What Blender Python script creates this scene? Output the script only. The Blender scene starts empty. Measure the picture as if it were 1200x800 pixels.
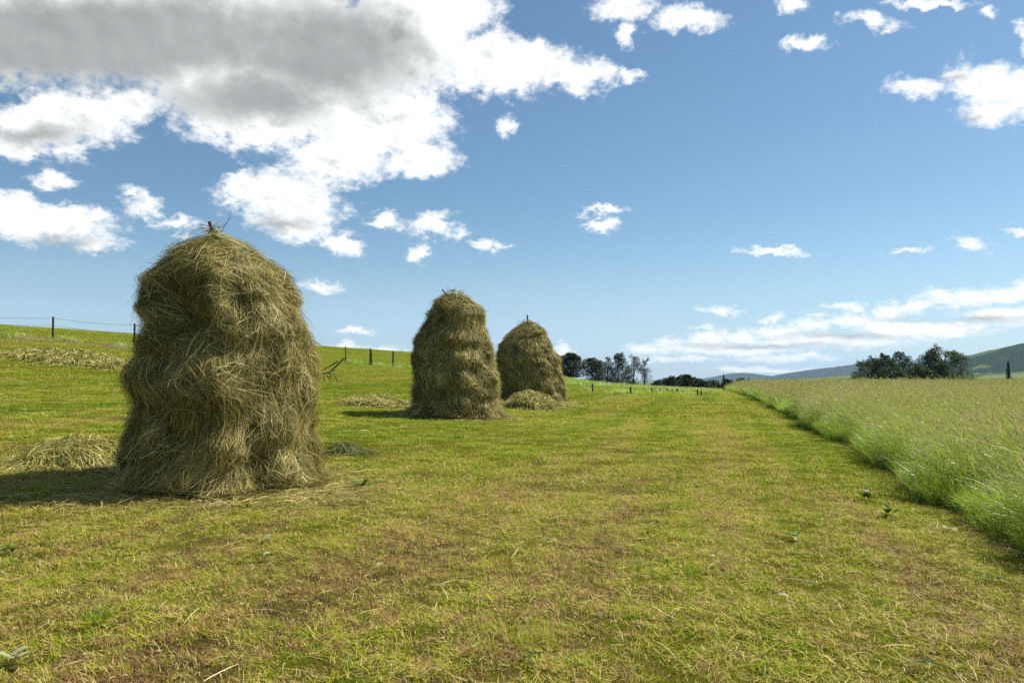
import bpy, math, random
import numpy as np
from mathutils import Vector
R = math.radians
sc = bpy.context.scene
rng = np.random.default_rng(7)
random.seed(7)

# ------------------------------------------------------------------ camera
EYE = 1.6
FPX = 900.0                       # focal length in pixels of the 1200 px wide photograph (27 mm)
PITCH = math.atan(42 / FPX)
cam_d = bpy.data.cameras.new('camera'); cam = bpy.data.objects.new('camera', cam_d)
sc.collection.objects.link(cam); sc.camera = cam
cam_d.sensor_width = 36; cam_d.lens = 27; cam_d.clip_start = 0.05; cam_d.clip_end = 40000
cam.location = (0, 0, EYE); cam.rotation_euler = (math.pi / 2 + PITCH, 0, 0)

def ray(px, py):
    a, b = (px - 600) / FPX, (400 - py) / FPX
    return np.array([a, math.cos(PITCH) - b * math.sin(PITCH), math.sin(PITCH) + b * math.cos(PITCH)])
def at_depth(px, py, Y):
    d = ray(px, py); return np.array([0, 0, EYE]) + d * (Y / d[1])

# ------------------------------------------------------------------ render settings
sc.view_settings.view_transform = 'Standard'; sc.view_settings.look = 'None'
sc.view_settings.exposure = 0.66; sc.view_settings.gamma = 1.0; sc.view_settings.use_curve_mapping = False
sc.render.engine = 'CYCLES'
cy = sc.cycles
cy.max_bounces = 6; cy.diffuse_bounces = 4; cy.glossy_bounces = 1; cy.transmission_bounces = 3
cy.transparent_max_bounces = 8; cy.volume_bounces = 0
cy.use_denoising = False; cy.caustics_reflective = False; cy.caustics_refractive = False
cy.use_adaptive_sampling = True; cy.adaptive_threshold = 0.01
try: cy.denoising_input_passes = 'RGB_ALBEDO_NORMAL'; cy.denoising_prefilter = 'ACCURATE'
except Exception: pass
sc.render.hair_type = 'STRIP'

# ------------------------------------------------------------------ sun
SUN_AZ = 25                       # degrees beyond +x (right) towards +y (ahead)
SUN_EL = 50
sv = Vector((math.cos(R(SUN_EL)) * math.cos(R(SUN_AZ)), math.cos(R(SUN_EL)) * math.sin(R(SUN_AZ)), math.sin(R(SUN_EL))))
sd = bpy.data.lights.new('sun', 'SUN'); sun = bpy.data.objects.new('sun', sd); sc.collection.objects.link(sun)
sd.energy = 5.0; sd.angle = R(0.6); sd.color = (1.0, 0.93, 0.80)
sun.rotation_euler = (-sv).to_track_quat('-Z', 'Y').to_euler(); sun.location = (30, 20, 60)

# ------------------------------------------------------------------ world: Nishita sky with procedural cumulus
W = bpy.data.worlds.new('World'); sc.world = W; W.use_nodes = True
nt = W.node_tree; nt.nodes.clear(); N = nt.nodes; L = nt.links
def plug(sock, v):
    if isinstance(v, bpy.types.NodeSocket): L.new(v, sock)
    elif v is not None: sock.default_value = v
def M(op, a, b=None, c=None, clamp=False):
    n = N.new('ShaderNodeMath'); n.operation = op; n.use_clamp = clamp
    for i, v in enumerate((a, b, c)): plug(n.inputs[i], v)
    return n.outputs[0]
def V(op, a, b=None, out=0):
    n = N.new('ShaderNodeVectorMath'); n.operation = op
    plug(n.inputs[0], a); plug(n.inputs[1], b) if b is not None else None
    return n.outputs[out]
def smooth(v, a, b, lo=0.0, hi=1.0):
    n = N.new('ShaderNodeMapRange'); n.interpolation_type = 'SMOOTHSTEP'
    plug(n.inputs[0], v); n.inputs[1].default_value = a; n.inputs[2].default_value = b
    n.inputs[3].default_value = lo; n.inputs[4].default_value = hi
    return n.outputs[0]
def noise(vec, scale, detail, rough=0.5, out=0, dim='3D'):
    n = N.new('ShaderNodeTexNoise'); n.noise_dimensions = dim
    plug(n.inputs['Vector'], vec); n.inputs['Scale'].default_value = scale
    n.inputs['Detail'].default_value = detail; n.inputs['Roughness'].default_value = rough
    return n.outputs[out]
def mixc(f, a, b):
    n = N.new('ShaderNodeMix'); n.data_type = 'RGBA'
    plug(n.inputs[0], f); plug(n.inputs[6], a); plug(n.inputs[7], b)
    return n.outputs[2]
sky = N.new('ShaderNodeTexSky'); sky.sky_type = 'NISHITA'; sky.sun_disc = False
sky.sun_elevation = R(SUN_EL); sky.sun_rotation = R(90 - SUN_AZ)
sky.altitude = 300; sky.air_density = 1.0; sky.dust_density = 0.5; sky.ozone_density = 2.0
STR = 0.1
tc = N.new('ShaderNodeTexCoord'); D = tc.outputs['Generated']
sep = N.new('ShaderNodeSeparateXYZ'); L.new(D, sep.inputs[0])
ay = M('MAXIMUM', M('ABSOLUTE', sep.outputs[1]), 0.02)
inv = M('DIVIDE', FPX, ay)
cb = N.new('ShaderNodeCombineXYZ')
L.new(M('MULTIPLY', sep.outputs[0], inv), cb.inputs[0]); L.new(M('MULTIPLY', sep.outputs[2], inv), cb.inputs[1])
P0 = cb.outputs[0]
cbn = N.new('ShaderNodeCombineXYZ'); L.new(sep.outputs[0], cbn.inputs[0]); L.new(sep.outputs[1], cbn.inputs[1])
L.new(M('MULTIPLY', M('LOGARITHM', M('ADD', M('MAXIMUM', sep.outputs[2], 0.0), 0.42), math.e), 1.0), cbn.inputs[2])
nv = cbn.outputs[0]        # finer vertically towards the horizon, where clouds are seen edge-on
w1 = noise(nv, 9.0, 4, 0.6, out=1)
w2 = noise(nv, 34.0, 7, 0.68, out=1)
lowf = smooth(sep.outputs[2], 0.0, 0.22, 0.30, 1.0)
cbw = N.new('ShaderNodeCombineXYZ'); cbw.inputs[0].default_value = 1.0; L.new(lowf, cbw.inputs[1])
warp = V('ADD', V('MULTIPLY', V('SUBTRACT', w1, (.5, .5, .5)), (52, 38, 0)), V('MULTIPLY', V('SUBTRACT', w2, (.5, .5, .5)), (52, 44, 0)))
warp = V('MULTIPLY', warp, cbw.outputs[0])
PW = V('ADD', P0, warp)
def skyxy(px, py):
    d = ray(px, py); return FPX * d[0] / d[1], FPX * d[2] / d[1]
def field(blobs, P):
    acc = None
    for (x, y, rx, ry) in blobs:
        cx, cyy = skyxy(x, y)
        ln = V('LENGTH', V('MULTIPLY', V('SUBTRACT', P, (cx, cyy, 0)), (1 / rx, 1 / ry, 0)), out=1)
        s = math.sqrt(math.sqrt(rx * ry)) * 1.0
        v = M('MULTIPLY_ADD', ln, s, -s)
        if acc is None: acc = v
        else: acc = M('SMOOTH_MIN', acc, v, 1.2)
    return acc
BL = [(120, 10, 340, 95), (330, 70, 190, 90), (470, 40, 90, 90), (590, 78, 90, 36), (670, 92, 60, 20), (735, 92, 22, 8), (545, 15, 40, 28),
      (430, 140, 100, 50), (300, 140, 90, 40), (490, 190, 42, 18), (390, 185, 60, 30), (70, 140, 88, 40), (20, 165, 40, 16), (150, 120, 40, 26),
      (340, 235, 66, 42), (285, 222, 36, 18), (402, 284, 22, 12), (350, 262, 40, 22),
      (50, 208, 26, 11), (60, 262, 82, 28), (15, 248, 40, 22), (115, 282, 34, 13), (175, 238, 30, 16), (215, 264, 30, 10), (150, 228, 18, 8),
      (452, 255, 24, 10), (512, 257, 30, 14), (542, 267, 12, 8), (492, 293, 11, 11), (577, 285, 19, 6), (597, 150, 10, 12),
      (378, 334, 26, 9), (415, 387, 24, 4), (400, 407, 24, 7), (460, 412, 34, 6), (655, 408, 12, 7),
      (712, 248, 26, 5), (708, 266, 22, 8), (905, 294, 30, 4), (925, 291, 10, 4), (1065, 297, 30, 5), (1135, 286, 26, 10), (1190, 270, 10, 4),
      (1150, 98, 56, 34), (1075, 102, 36, 15), (1155, 135, 38, 18), (1195, 105, 26, 34),
      (730, 8, 40, 16), (738, 36, 12, 14), (810, 22, 46, 16), (930, 10, 17, 10), (943, 53, 26, 10), (1022, 28, 34, 10), (1090, 3, 44, 5), (1158, 17, 8, 5), (1200, 40, 7, 15),
      (848, 364, 20, 6), (824, 382, 12, 3.5), (917, 372, 12, 4.5), (957, 368, 14, 3.5), (994, 358, 18, 4.5),
      (760, 406, 20, 6), (790, 402, 20, 8), (828, 397, 24, 9), (872, 393, 26, 9), (915, 389, 24, 8), (958, 382, 27, 10), (1000, 376, 25, 10), (1043, 367, 26, 11), (1076, 359, 23, 11),
      (1106, 353, 22, 11), (1142, 351, 26, 10), (1176, 345, 26, 12), (1203, 340, 20, 13), (850, 408, 88, 7), (960, 400, 90, 9), (1080, 386, 95, 11), (1175, 372, 60, 12), (800, 420, 42, 3.5), (925, 418, 40, 4.5), (885, 432, 60, 3.5)]
F = field(BL, PW)
n_big = noise(nv, 13.0, 8, 0.62)
n_off = noise(V('ADD', nv, (0.012, 0.0, 0.016)), 13.0, 8, 0.62)
n_soft = noise(nv, 3.6, 5, 0.5)
n_hi = noise(nv, 70.0, 6, 0.65)
dens = M('ADD', M('MULTIPLY', F, -1.0), M('ADD', M('MULTIPLY', M('SUBTRACT', n_big, 0.5), 8.5), M('MULTIPLY', M('SUBTRACT', n_hi, 0.5), 7.5)))
alpha = smooth(dens, -1.6, 3.0)
# a patchy high deck for the rest of the sky dome, overhead and out of the picture's frame
sidef = smooth(V('LENGTH', V('MULTIPLY', P0, (1 / 900., 1 / 700., 0)), out=1), 1.0, 1.6)
up = smooth(sep.outputs[2], 0.1, 0.3)
extra = M('MULTIPLY', M('MULTIPLY', sidef, up), smooth(noise(nv, 2.6, 7, 0.55), 0.54, 0.64))
GREY = [(110, 45, 330, 62), (380, 60, 135, 72), (300, 112, 120, 36), (40, 158, 62, 14), (890, 405, 90, 3.5), (1000, 394, 70, 4.5), (1075, 374, 40, 4), (1140, 376, 60, 5), (1118, 90, 13, 5), (1130, 140, 20, 6), (330, 262, 40, 8), (70, 285, 50, 8)]
G = field(GREY, V('ADD', P0, V('MULTIPLY', warp, (.8, 0.7, 0))))
greyf = smooth(M('ADD', G, M('MULTIPLY', M('SUBTRACT', n_soft, 0.5), 4.0)), 3.5, -6.0)
relief = M('MULTIPLY', M('SUBTRACT', n_off, n_big), 7.0)
thick = smooth(dens, 0.8, 6.0)
shade = M('ADD', M('MULTIPLY', greyf, M('ADD', 0.70, M('MULTIPLY', n_soft, 0.26))), M('MULTIPLY', M('MULTIPLY', relief, thick), M('MULTIPLY_ADD', greyf, -0.42, 0.48)), clamp=True)
cloud_c = mixc(shade, (.70 / STR, .71 / STR, .71 / STR, 1), (0.185 / STR, 0.195 / STR, 0.195 / STR, 1))
cirrus = M('MULTIPLY', smooth(noise(V('MULTIPLY', D, (1, 1, 9)), 3.2, 6, 0.55), 0.25, 0.75), smooth(sep.outputs[2], 0.16, 0.01))
tint = N.new('ShaderNodeMix'); tint.data_type = 'RGBA'; tint.blend_type = 'MULTIPLY'; tint.inputs[0].default_value = 1.0
L.new(sky.outputs[0], tint.inputs[6]); tint.inputs[7].default_value = (.57, .685, .70, 1)
c1 = mixc(M('ADD', M('MULTIPLY', cirrus, 0.33), smooth(sep.outputs[2], 0.22, 0.0, 0.0, 0.38)), tint.outputs[2], (0.36 / STR, 0.475 / STR, 0.66 / STR, 1))
c2 = mixc(M('MULTIPLY', extra, 0.8), c1, (0.6 / STR, 0.62 / STR, 0.64 / STR, 1))
c3 = mixc(alpha, c2, cloud_c)
bg = N.new('ShaderNodeBackground'); L.new(c3, bg.inputs[0]); bg.inputs[1].default_value = STR
wo = N.new('ShaderNodeOutputWorld'); L.new(bg.outputs[0], wo.inputs[0])
W.cycles.sampling_method = 'MANUAL'; W.cycles.sample_map_resolution = 512

# ------------------------------------------------------------------ helpers
def link(o): sc.collection.objects.link(o); return o
def tag(o, label=None, cat=None, group=None, kind=None):
    if label: o['label'] = label
    if cat: o['category'] = cat
    if group: o['group'] = group
    if kind: o['kind'] = kind
    return o
def empty(name, loc): 
    o = bpy.data.objects.new(name, None); o.location = [float(v) for v in loc]; o.empty_display_size = 0.2; return link(o)

def hash3(i, j, k, s):
    h = (i.astype(np.int64) * 374761393 + j.astype(np.int64) * 668265263 + k.astype(np.int64) * 2147483647 + s * 1274126177) & 0xffffffff
    h = ((h ^ (h >> 13)) * 1274126177) & 0xffffffff
    h = (h ^ (h >> 16)) & 0xffffffff
    return h.astype(np.float64) / 4294967295.0
def vnoise(P, scale=1.0, seed=0, octaves=1):
    out = 0; amp = 1.0; tot = 0
    for o in range(octaves):
        Q = np.asarray(P, float) * scale * (2 ** o) + 31.7 * o
        f = np.floor(Q); t = Q - f; t = t * t * (3 - 2 * t); i, j, k = f[..., 0], f[..., 1], f[..., 2]
        r = 0
        for a in (0, 1):
            for b in (0, 1):
                for c in (0, 1):
                    w = (t[..., 0] if a else 1 - t[..., 0]) * (t[..., 1] if b else 1 - t[..., 1]) * (t[..., 2] if c else 1 - t[..., 2])
                    r = r + w * hash3(i + a, j + b, k + c, seed + o)
        out = out + amp * r; tot += amp; amp *= 0.5
    return out / tot * 2 - 1
def xyz(x, y, z=0.0):
    x, y, z = np.broadcast_arrays(np.asarray(x, float), np.asarray(y, float), np.asarray(z, float)); return np.stack([x, y, z], -1)
def sst(a, b, x):
    t = np.clip((x - a) / (b - a), 0, 1); return t * t * (3 - 2 * t)

# ------------------------------------------------------------------ terrain
def edge_x(y): return 3.05 + 0.252 * y + 0.10 * np.sin(y * 0.55) + 0.07 * np.sin(y * 1.7 + 1)
def terrain(x, y):
    x = np.asarray(x, float); y = np.asarray(y, float)
    yc = np.clip(y, -40, 400)
    xb = 3.05 + 0.252 * np.clip(y, -10, 140)
    u = np.maximum(0, xb - x)
    g = np.where(u < 40, .02 * u + .0017 * u * u, .8 + 2.72 + .066 * (np.minimum(u, 160) - 40))
    roll = 1 - 0.7 * sst(10, 40, u)
    z = .019 * yc - .00021 * np.where(yc > 0, yc, 0) ** 2 * roll + g
    r = np.sqrt(x * x + y * y)
    crest = 98 + 30 * sst(14, 50, u)
    z = z - np.minimum(np.maximum(0, r - crest) ** 2 * .0008, 1e9)
    z = np.maximum(z, -38 + 3 * vnoise(xyz(x, y), .002, 5, 2))
    near = 1 - sst(60, 200, r)
    z = z + near * (0.05 * vnoise(xyz(x, y), .35, 1, 2) + 0.015 * vnoise(xyz(x, y), 2.2, 2, 2))
    z = z + 0.10 * sst(25, 60, r) * near * vnoise(xyz(x, y), .12, 3, 2)
    return z
Z00 = float(terrain(0.0, 0.0))
_t = terrain
def terrain(x, y): return _t(x, y) - Z00
def hit(px, py, tmin=2.0, tmax=400.0):
    d = ray(px, py); ts = np.linspace(tmin, tmax, 16000)
    X, Y, Zr = d[0] * ts, d[1] * ts, EYE + d[2] * ts
    b = np.nonzero(Zr < terrain(X, Y))[0]
    if len(b) == 0: return None
    i = b[0]; return np.array([X[i], Y[i], float(terrain(X[i], Y[i]))])

# ------------------------------------------------------------------ mesh building
def make_mesh(name, verts, faces_flat, sizes, mats, attrs=None, mat_idx=None, smoothf=False):
    me = bpy.data.meshes.new(name)
    verts = np.asarray(verts, np.float32).reshape(-1, 3)
    faces_flat = np.asarray(faces_flat, np.int32).ravel(); sizes = np.asarray(sizes, np.int32)
    me.vertices.add(len(verts)); me.vertices.foreach_set('co', verts.ravel())
    me.loops.add(len(faces_flat)); me.loops.foreach_set('vertex_index', faces_flat)
    me.polygons.add(len(sizes)); st = np.zeros(len(sizes), np.int32); st[1:] = np.cumsum(sizes)[:-1]
    me.polygons.foreach_set('loop_start', st)
    if mat_idx is not None: me.polygons.foreach_set('material_index', np.asarray(mat_idx, np.int32))
    me.update(calc_edges=True); me.validate(clean_customdata=False)
    me.polygons.foreach_set('use_smooth', np.full(len(me.polygons), smoothf))
    for k, a in (attrs or {}).items():
        at = me.attributes.new(k, 'FLOAT', 'POINT'); at.data.foreach_set('value', np.asarray(a, np.float32))
    for m in mats: me.materials.append(m)
    return me
class MB:
    def __init__(s): s.v = []; s.f = []; s.s = []; s.a = []; s.h = []; s.m = []; s.n = 0
    def add(s, verts, faces, var=None, hgt=None, mi=0):
        verts = np.asarray(verts, float).reshape(-1, 3); faces = np.asarray(faces)
        s.v.append(verts); s.f.append((faces + s.n).ravel()); s.s.append(np.full(len(faces), faces.shape[1])); s.m.append(np.full(len(faces), mi))
        s.a.append(np.zeros(len(verts)) if var is None else np.broadcast_to(var, len(verts)))
        s.h.append(np.zeros(len(verts)) if hgt is None else np.broadcast_to(hgt, len(verts)))
        s.n += len(verts)
    def ribbons(s, P, Wd, S, var, mi=0):
        """P (N,K,3) centre lines, Wd (N,K) widths, S (N,3) or (N,K,3) side directions, var (N,)"""
        n, k = P.shape[:2]
        if S.ndim == 2: S = np.repeat(S[:, None], k, 1)
        a = P - S * Wd[..., None] / 2; b = P + S * Wd[..., None] / 2
        verts = np.stack([a, b], 2).reshape(-1, 3)
        base = (np.arange(n) * k * 2)[:, None] + (np.arange(k - 1) * 2)[None]
        q = np.stack([base, base + 1, base + 3, base + 2], -1).reshape(-1, 4)
        s.add(verts, q, np.repeat(var, k * 2), np.tile(np.repeat(np.linspace(0, 1, k), 2), n), mi)
    def tube(s, pts, rad, seg=7, var=0.5, mi=0, cap=True):
        pts = np.asarray(pts, float); rad = np.broadcast_to(np.asarray(rad, float), len(pts))
        t = np.gradient(pts, axis=0); t /= np.linalg.norm(t, axis=1)[:, None] + 1e-9
        ref = np.array([0, 0, 1.0]) if abs(t[0, 2]) < .9 else np.array([1.0, 0, 0])
        u = np.cross(t, ref); u /= np.linalg.norm(u, axis=1)[:, None]; w = np.cross(t, u)
        an = np.arange(seg) * 2 * math.pi / seg
        ring = pts[:, None] + rad[:, None, None] * (np.cos(an)[None, :, None] * u[:, None] + np.sin(an)[None, :, None] * w[:, None])
        k = len(pts); i = np.arange(k - 1)[:, None] * seg; j = np.arange(seg)[None]; j2 = (j + 1) % seg
        q = np.stack([i + j, i + j2, i + seg + j2, i + seg + j], -1).reshape(-1, 4)
        s.add(ring.reshape(-1, 3), q, var, None, mi)
        if cap:
            for e, cpt in ((0, pts[0]), (k - 1, pts[-1])):
                rr = ring[e]; v = np.vstack([rr, cpt + (t[e] * rad[e] * .15 if e else -t[e] * rad[e] * .15)])
                s.add(v, np.array([[a, (a + 1) % seg, seg] for a in range(seg)]), var, None, mi)
    def grid(s, V3, var=None, mi=0, wrap=False):
        nu, nv_ = V3.shape[:2]
        i = np.arange(nu - 1)[:, None] * nv_; j = np.arange(nv_ if wrap else nv_ - 1)[None]; j2 = (j + 1) % nv_
        q = np.stack([i + j, i + j2, i + nv_ + j2, i + nv_ + j], -1).reshape(-1, 4)
        s.add(V3.reshape(-1, 3), q, None if var is None else var.ravel(), None, mi)
    def mesh(s, name, mats, smoothf=False):
        if not isinstance(mats, (list, tuple)): mats = [mats]
        f = np.concatenate(s.f)
        return make_mesh(name, np.concatenate(s.v), f, np.concatenate(s.s), mats,
                         {'var': np.concatenate(s.a), 'hgt': np.concatenate(s.h)}, np.concatenate(s.m), smoothf)
    def build(s, name, mats, parent=None, smoothf=False):
        o = bpy.data.objects.new(name, s.mesh(name, mats, smoothf)); link(o)
        if parent is not None: o.parent = parent
        return o

# ------------------------------------------------------------------ materials
class Mat:
    def __init__(s, name):
        s.m = bpy.data.materials.new(name); s.m.use_nodes = True; s.t = s.m.node_tree; s.t.nodes.clear()
        s.out = s.t.nodes.new('ShaderNodeOutputMaterial')
    def n(s, typ, **kw):
        nd = s.t.nodes.new(typ)
        for k, v in kw.items(): setattr(nd, k, v)
        return nd
    def p(s, sock, v):
        if isinstance(v, bpy.types.NodeSocket): s.t.links.new(v, sock)
        elif v is not None: sock.default_value = v
    def attr(s, name): 
        a = s.n('ShaderNodeAttribute'); a.attribute_name = name; return a.outputs['Fac']
    def pos(s): return s.n('ShaderNodeNewGeometry').outputs['Position']
    def noise(s, vec, scale, detail=2, rough=.5, out=0):
        n = s.n('ShaderNodeTexNoise'); s.p(n.inputs['Vector'], vec); n.inputs['Scale'].default_value = scale
        n.inputs['Detail'].default_value = detail; n.inputs['Roughness'].default_value = rough; return n.outputs[out]
    def vm(s, op, a, b=None, out=0):
        n = s.n('ShaderNodeVectorMath', operation=op); s.p(n.inputs[0], a); s.p(n.inputs[1], b); return n.outputs[out]
    def rotz(s, vec, ang, sc_):
        n = s.n('ShaderNodeVectorRotate', rotation_type='Z_AXIS'); s.p(n.inputs['Vector'], vec); n.inputs['Angle'].default_value = ang; return s.vm('MULTIPLY', n.outputs[0], sc_)
    def math(s, op, a, b=None, c=None, clamp=False):
        n = s.n('ShaderNodeMath', operation=op); n.use_clamp = clamp
        for i, v in enumerate((a, b, c)): s.p(n.inputs[i], v)
        return n.outputs[0]
    def ss(s, v, a, b, lo=0., hi=1.):
        n = s.n('ShaderNodeMapRange', interpolation_type='SMOOTHSTEP'); s.p(n.inputs[0], v)
        for i, x in enumerate((a, b, lo, hi)): n.inputs[i + 1].default_value = x
        return n.outputs[0]
    def ramp(s, v, stops):
        n = s.n('ShaderNodeValToRGB'); s.p(n.inputs[0], v); e = n.color_ramp.elements
        e[0].position, e[0].color = stops[0][0], (*stops[0][1], 1); e[1].position, e[1].color = stops[-1][0], (*stops[-1][1], 1)
        for p_, c in stops[1:-1]: x = e.new(p_); x.color = (*c, 1)
        return n.outputs[0]
    def mix(s, f, a, b):
        n = s.n('ShaderNodeMix', data_type='RGBA'); s.p(n.inputs[0], f)
        for k, v in ((6, a), (7, b)): s.p(n.inputs[k], (*v, 1) if isinstance(v, tuple) and len(v) == 3 else v)
        return n.outputs[2]
    def leafy(s, col, trans=.35, gloss=.0, grough=.4, tcol=None):
        d = s.n('ShaderNodeBsdfDiffuse'); s.p(d.inputs[0], col)
        t = s.n('ShaderNodeBsdfTranslucent'); s.p(t.inputs[0], tcol if tcol is not None else col)
        m = s.n('ShaderNodeMixShader'); m.inputs[0].default_value = trans
        s.t.links.new(d.outputs[0], m.inputs[1]); s.t.links.new(t.outputs[0], m.inputs[2]); o = m.outputs[0]
        if gloss:
            g = s.n('ShaderNodeBsdfGlossy'); g.inputs['Roughness'].default_value = grough; g.inputs[0].default_value = (1, 1, 1, 1)
            m2 = s.n('ShaderNodeMixShader'); m2.inputs[0].default_value = gloss
            s.t.links.new(o, m2.inputs[1]); s.t.links.new(g.outputs[0], m2.inputs[2]); o = m2.outputs[0]
        s.t.links.new(o, s.out.inputs[0]); return s.m
    def diffuse(s, col, bump=None, strength=.5, dist=.02):
        d = s.n('ShaderNodeBsdfDiffuse'); s.p(d.inputs[0], col)
        if bump is not None:
            b = s.n('ShaderNodeBump'); b.inputs['Strength'].default_value = strength; b.inputs['Distance'].default_value = dist
            s.p(b.inputs['Height'], bump); s.t.links.new(b.outputs[0], d.inputs['Normal'])
        s.t.links.new(d.outputs[0], s.out.inputs[0]); return s.m
MOW = math.atan(0.252)
def dryness(m):
    """0 = fresh green regrowth, 1 = bare brown thatch; patches and mowing streaks in world space"""
    p = m.pos()
    along = m.rotz(p, MOW, (1.0, .05, 1.0))
    n1 = m.noise(p, 1.1, 4, .6); n2 = m.noise(along, 1.0, 4, .6); n3 = m.noise(p, 8.5, 3, .6)
    sp = m.n('ShaderNodeSeparateXYZ'); m.p(sp.inputs[0], p)
    dist = m.vm('LENGTH', p, out=1)
    near = m.ss(dist, 4.0, 20.0, 0.03, -0.20)
    # browner to the lower left foot of the hill stays, the far hillside is fresher
    s_ = m.math('ADD', m.math('MULTIPLY', m.math('SUBTRACT', n1, .5), .5), m.math('MULTIPLY', m.math('SUBTRACT', n2, .5), 1.5))
    s_ = m.math('ADD', s_, m.math('MULTIPLY', m.math('SUBTRACT', n3, .5), 1.3))
    return m.math('ADD', m.math('ADD', s_, .5), near, clamp=True)

def mat_mown_blade():
    m = Mat('mown_blade'); dry = dryness(m); v = m.attr('var')
    k = m.math('ADD', v, m.math('MULTIPLY', m.math('SUBTRACT', dry, .5), 1.15))
    col = m.ramp(k, [(0, (.160, .260, .010)), (.33, (.370, .430, .014)), (.56, (.540, .490, .045)), (.73, (.62, .50, .18)), (.88, (.45, .27, .11)), (1, (.26, .14, .058))])
    return m.leafy(col, .38, .03, .5)
def mat_ground():
    m = Mat('meadow_ground'); dry = dryness(m); p = m.pos()
    fine = m.noise(p, 85, 5, .72); mid = m.noise(p, 7, 3, .6)
    k = m.math('ADD', dry, m.math('MULTIPLY', m.math('SUBTRACT', fine, .5), 1.5))
    col = m.ramp(k, [(0, (.075, .115, .008)), (.4, (.16, .165, .014)), (.62, (.17, .13, .045)), (1, (.06, .042, .02))])
    far = m.ss(m.vm('LENGTH', p, out=1), 150, 700)
    fcol = m.ramp(m.noise(p, .012, 4, .6), [(.3, (.04, .07, .02)), (.5, (.10, .15, .04)), (.7, (.16, .18, .06))])
    return m.diffuse(m.mix(far, col, fcol), fine, 1.0, .05)
def mat_hay(name, light=1.0, green=0.0):
    m = Mat(name); v = m.attr('var'); p = m.pos()
    k = m.math('ADD', v, m.math('MULTIPLY', m.math('SUBTRACT', m.noise(p, 2.6, 3, .6), .5), .85))
    st = [(0, (.060, .064, .014)), (.25, (.150, .135, .027)), (.5, (.280, .235, .062)), (.75, (.44, .37, .13)), (1, (.70, .61, .29))]
    st = [(a, tuple(min(.8, c * light * (1 + (green * (.25 if i == 1 else -.3 if i == 0 else -.2)))) for i, c in enumerate(cc))) for a, cc in st]
    return m.leafy(m.ramp(k, st), .25, .02, .5)
def mat_haycore():  # core coloured dark so gaps between the strands read as shade
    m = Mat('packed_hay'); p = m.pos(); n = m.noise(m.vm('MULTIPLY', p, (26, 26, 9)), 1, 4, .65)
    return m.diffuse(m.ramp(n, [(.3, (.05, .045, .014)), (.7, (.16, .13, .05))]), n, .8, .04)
def mat_wood(name, c0, c1):
    m = Mat(name); t = m.n('ShaderNodeTexCoord').outputs['Object']
    n = m.noise(m.vm('MULTIPLY', t, (30, 30, 3)), 1, 4, .6)
    return m.diffuse(m.ramp(n, [(.3, c0), (.7, c1)]), n, .5, .01)
def mat_tall(kind):
    m = Mat('tall_grass_' + kind); v = m.attr('var'); h = m.attr('hgt'); p = m.pos()
    n = m.noise(p, .35, 3, .55)
    if kind == 'blade':
        k = m.math('ADD', m.math('MULTIPLY', v, .7), m.math('MULTIPLY', n, .35))
        col = m.ramp(k, [(0, (.12, .25, .010)), (.4, (.26, .42, .020)), (.75, (.44, .54, .055)), (1, (.62, .64, .22))])
        return m.leafy(col, .52, .07, .45)
    if kind == 'stem':
        k = m.math('ADD', m.math('MULTIPLY', h, .6), m.math('MULTIPLY', v, .4))
        col = m.ramp(k, [(0, (.10, .20, .015)), (.5, (.25, .34, .045)), (1, (.42, .42, .15))])
        return m.leafy(col, .3, .06, .4)
    k = m.math('ADD', m.math('MULTIPLY', v, .75), m.math('MULTIPLY', m.math('SUBTRACT', n, .4), .8))
    col = m.ramp(k, [(0, (.26, .32, .07)), (.4, (.42, .39, .15)), (.7, (.50, .41, .21)), (1, (.58, .50, .28))])
    return m.leafy(col, .35, .06, .4)
def mat_foliage(name, a, b, c):
    m = Mat(name); v = m.attr('var'); rnd = m.n('ShaderNodeObjectInfo').outputs['Random']
    k = m.math('ADD', v, m.math('MULTIPLY', m.math('SUBTRACT', rnd, .5), .35))
    return m.leafy(m.ramp(k, [(0, a), (.5, b), (1, c)]), .3, .03, .45)

MB_BLADE = mat_mown_blade(); M_GROUND = mat_ground()
M_HAY = mat_hay('dried_hay', 1.05); M_HAY_PALE = mat_hay('pale_hay', 1.2, .15); M_HAY_DARK = mat_hay('dull_hay', .62, .4); M_CORE = mat_haycore()
M_POLE = mat_wood('weathered_pole', (.06, .045, .03), (.16, .13, .10)); M_POST = mat_wood('fence_post_wood', (.035, .03, .025), (.10, .085, .07))
M_GREYWOOD = mat_wood('bleached_wood', (.14, .12, .10), (.30, .27, .23))
M_TB, M_TS, M_TH = mat_tall('blade'), mat_tall('stem'), mat_tall('head')
M_PINE = mat_foliage('pine_needles', (.012, .024, .010), (.028, .052, .018), (.06, .095, .03))
M_LEAF = mat_foliage('broad_leaves', (.018, .034, .010), (.042, .075, .020), (.09, .13, .035))
M_BARK = mat_wood('bark', (.03, .022, .016), (.09, .065, .045))
M_WEED = mat_foliage('weed_leaf', (.04, .08, .012), (.07, .13, .018), (.13, .21, .03))
M_PALEWEED = mat_foliage('silvery_leaf', (.22, .27, .14), (.32, .37, .20), (.45, .48, .32))
m_ = Mat('wire_metal'); M_WIRE = m_.diffuse((.12, .11, .10, 1))

# ------------------------------------------------------------------ ground sheet
def sinhs(n, near, far):
    k = np.linspace(-1, 1, n); a = 9.0
    return np.sinh(a * k) / math.sinh(a) * far
gx = sinhs(421, .3, 12000.)
gy = sinhs(561, .3, 12000.); gy = gy[gy > -400]
X, Y = np.meshgrid(gx, gy, indexing='xy')
b = MB(); b.grid(np.stack([X, Y, terrain(X, Y)], -1))
ground = tag(b.build('ground', M_GROUND, smoothf=True), kind='structure')

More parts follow.
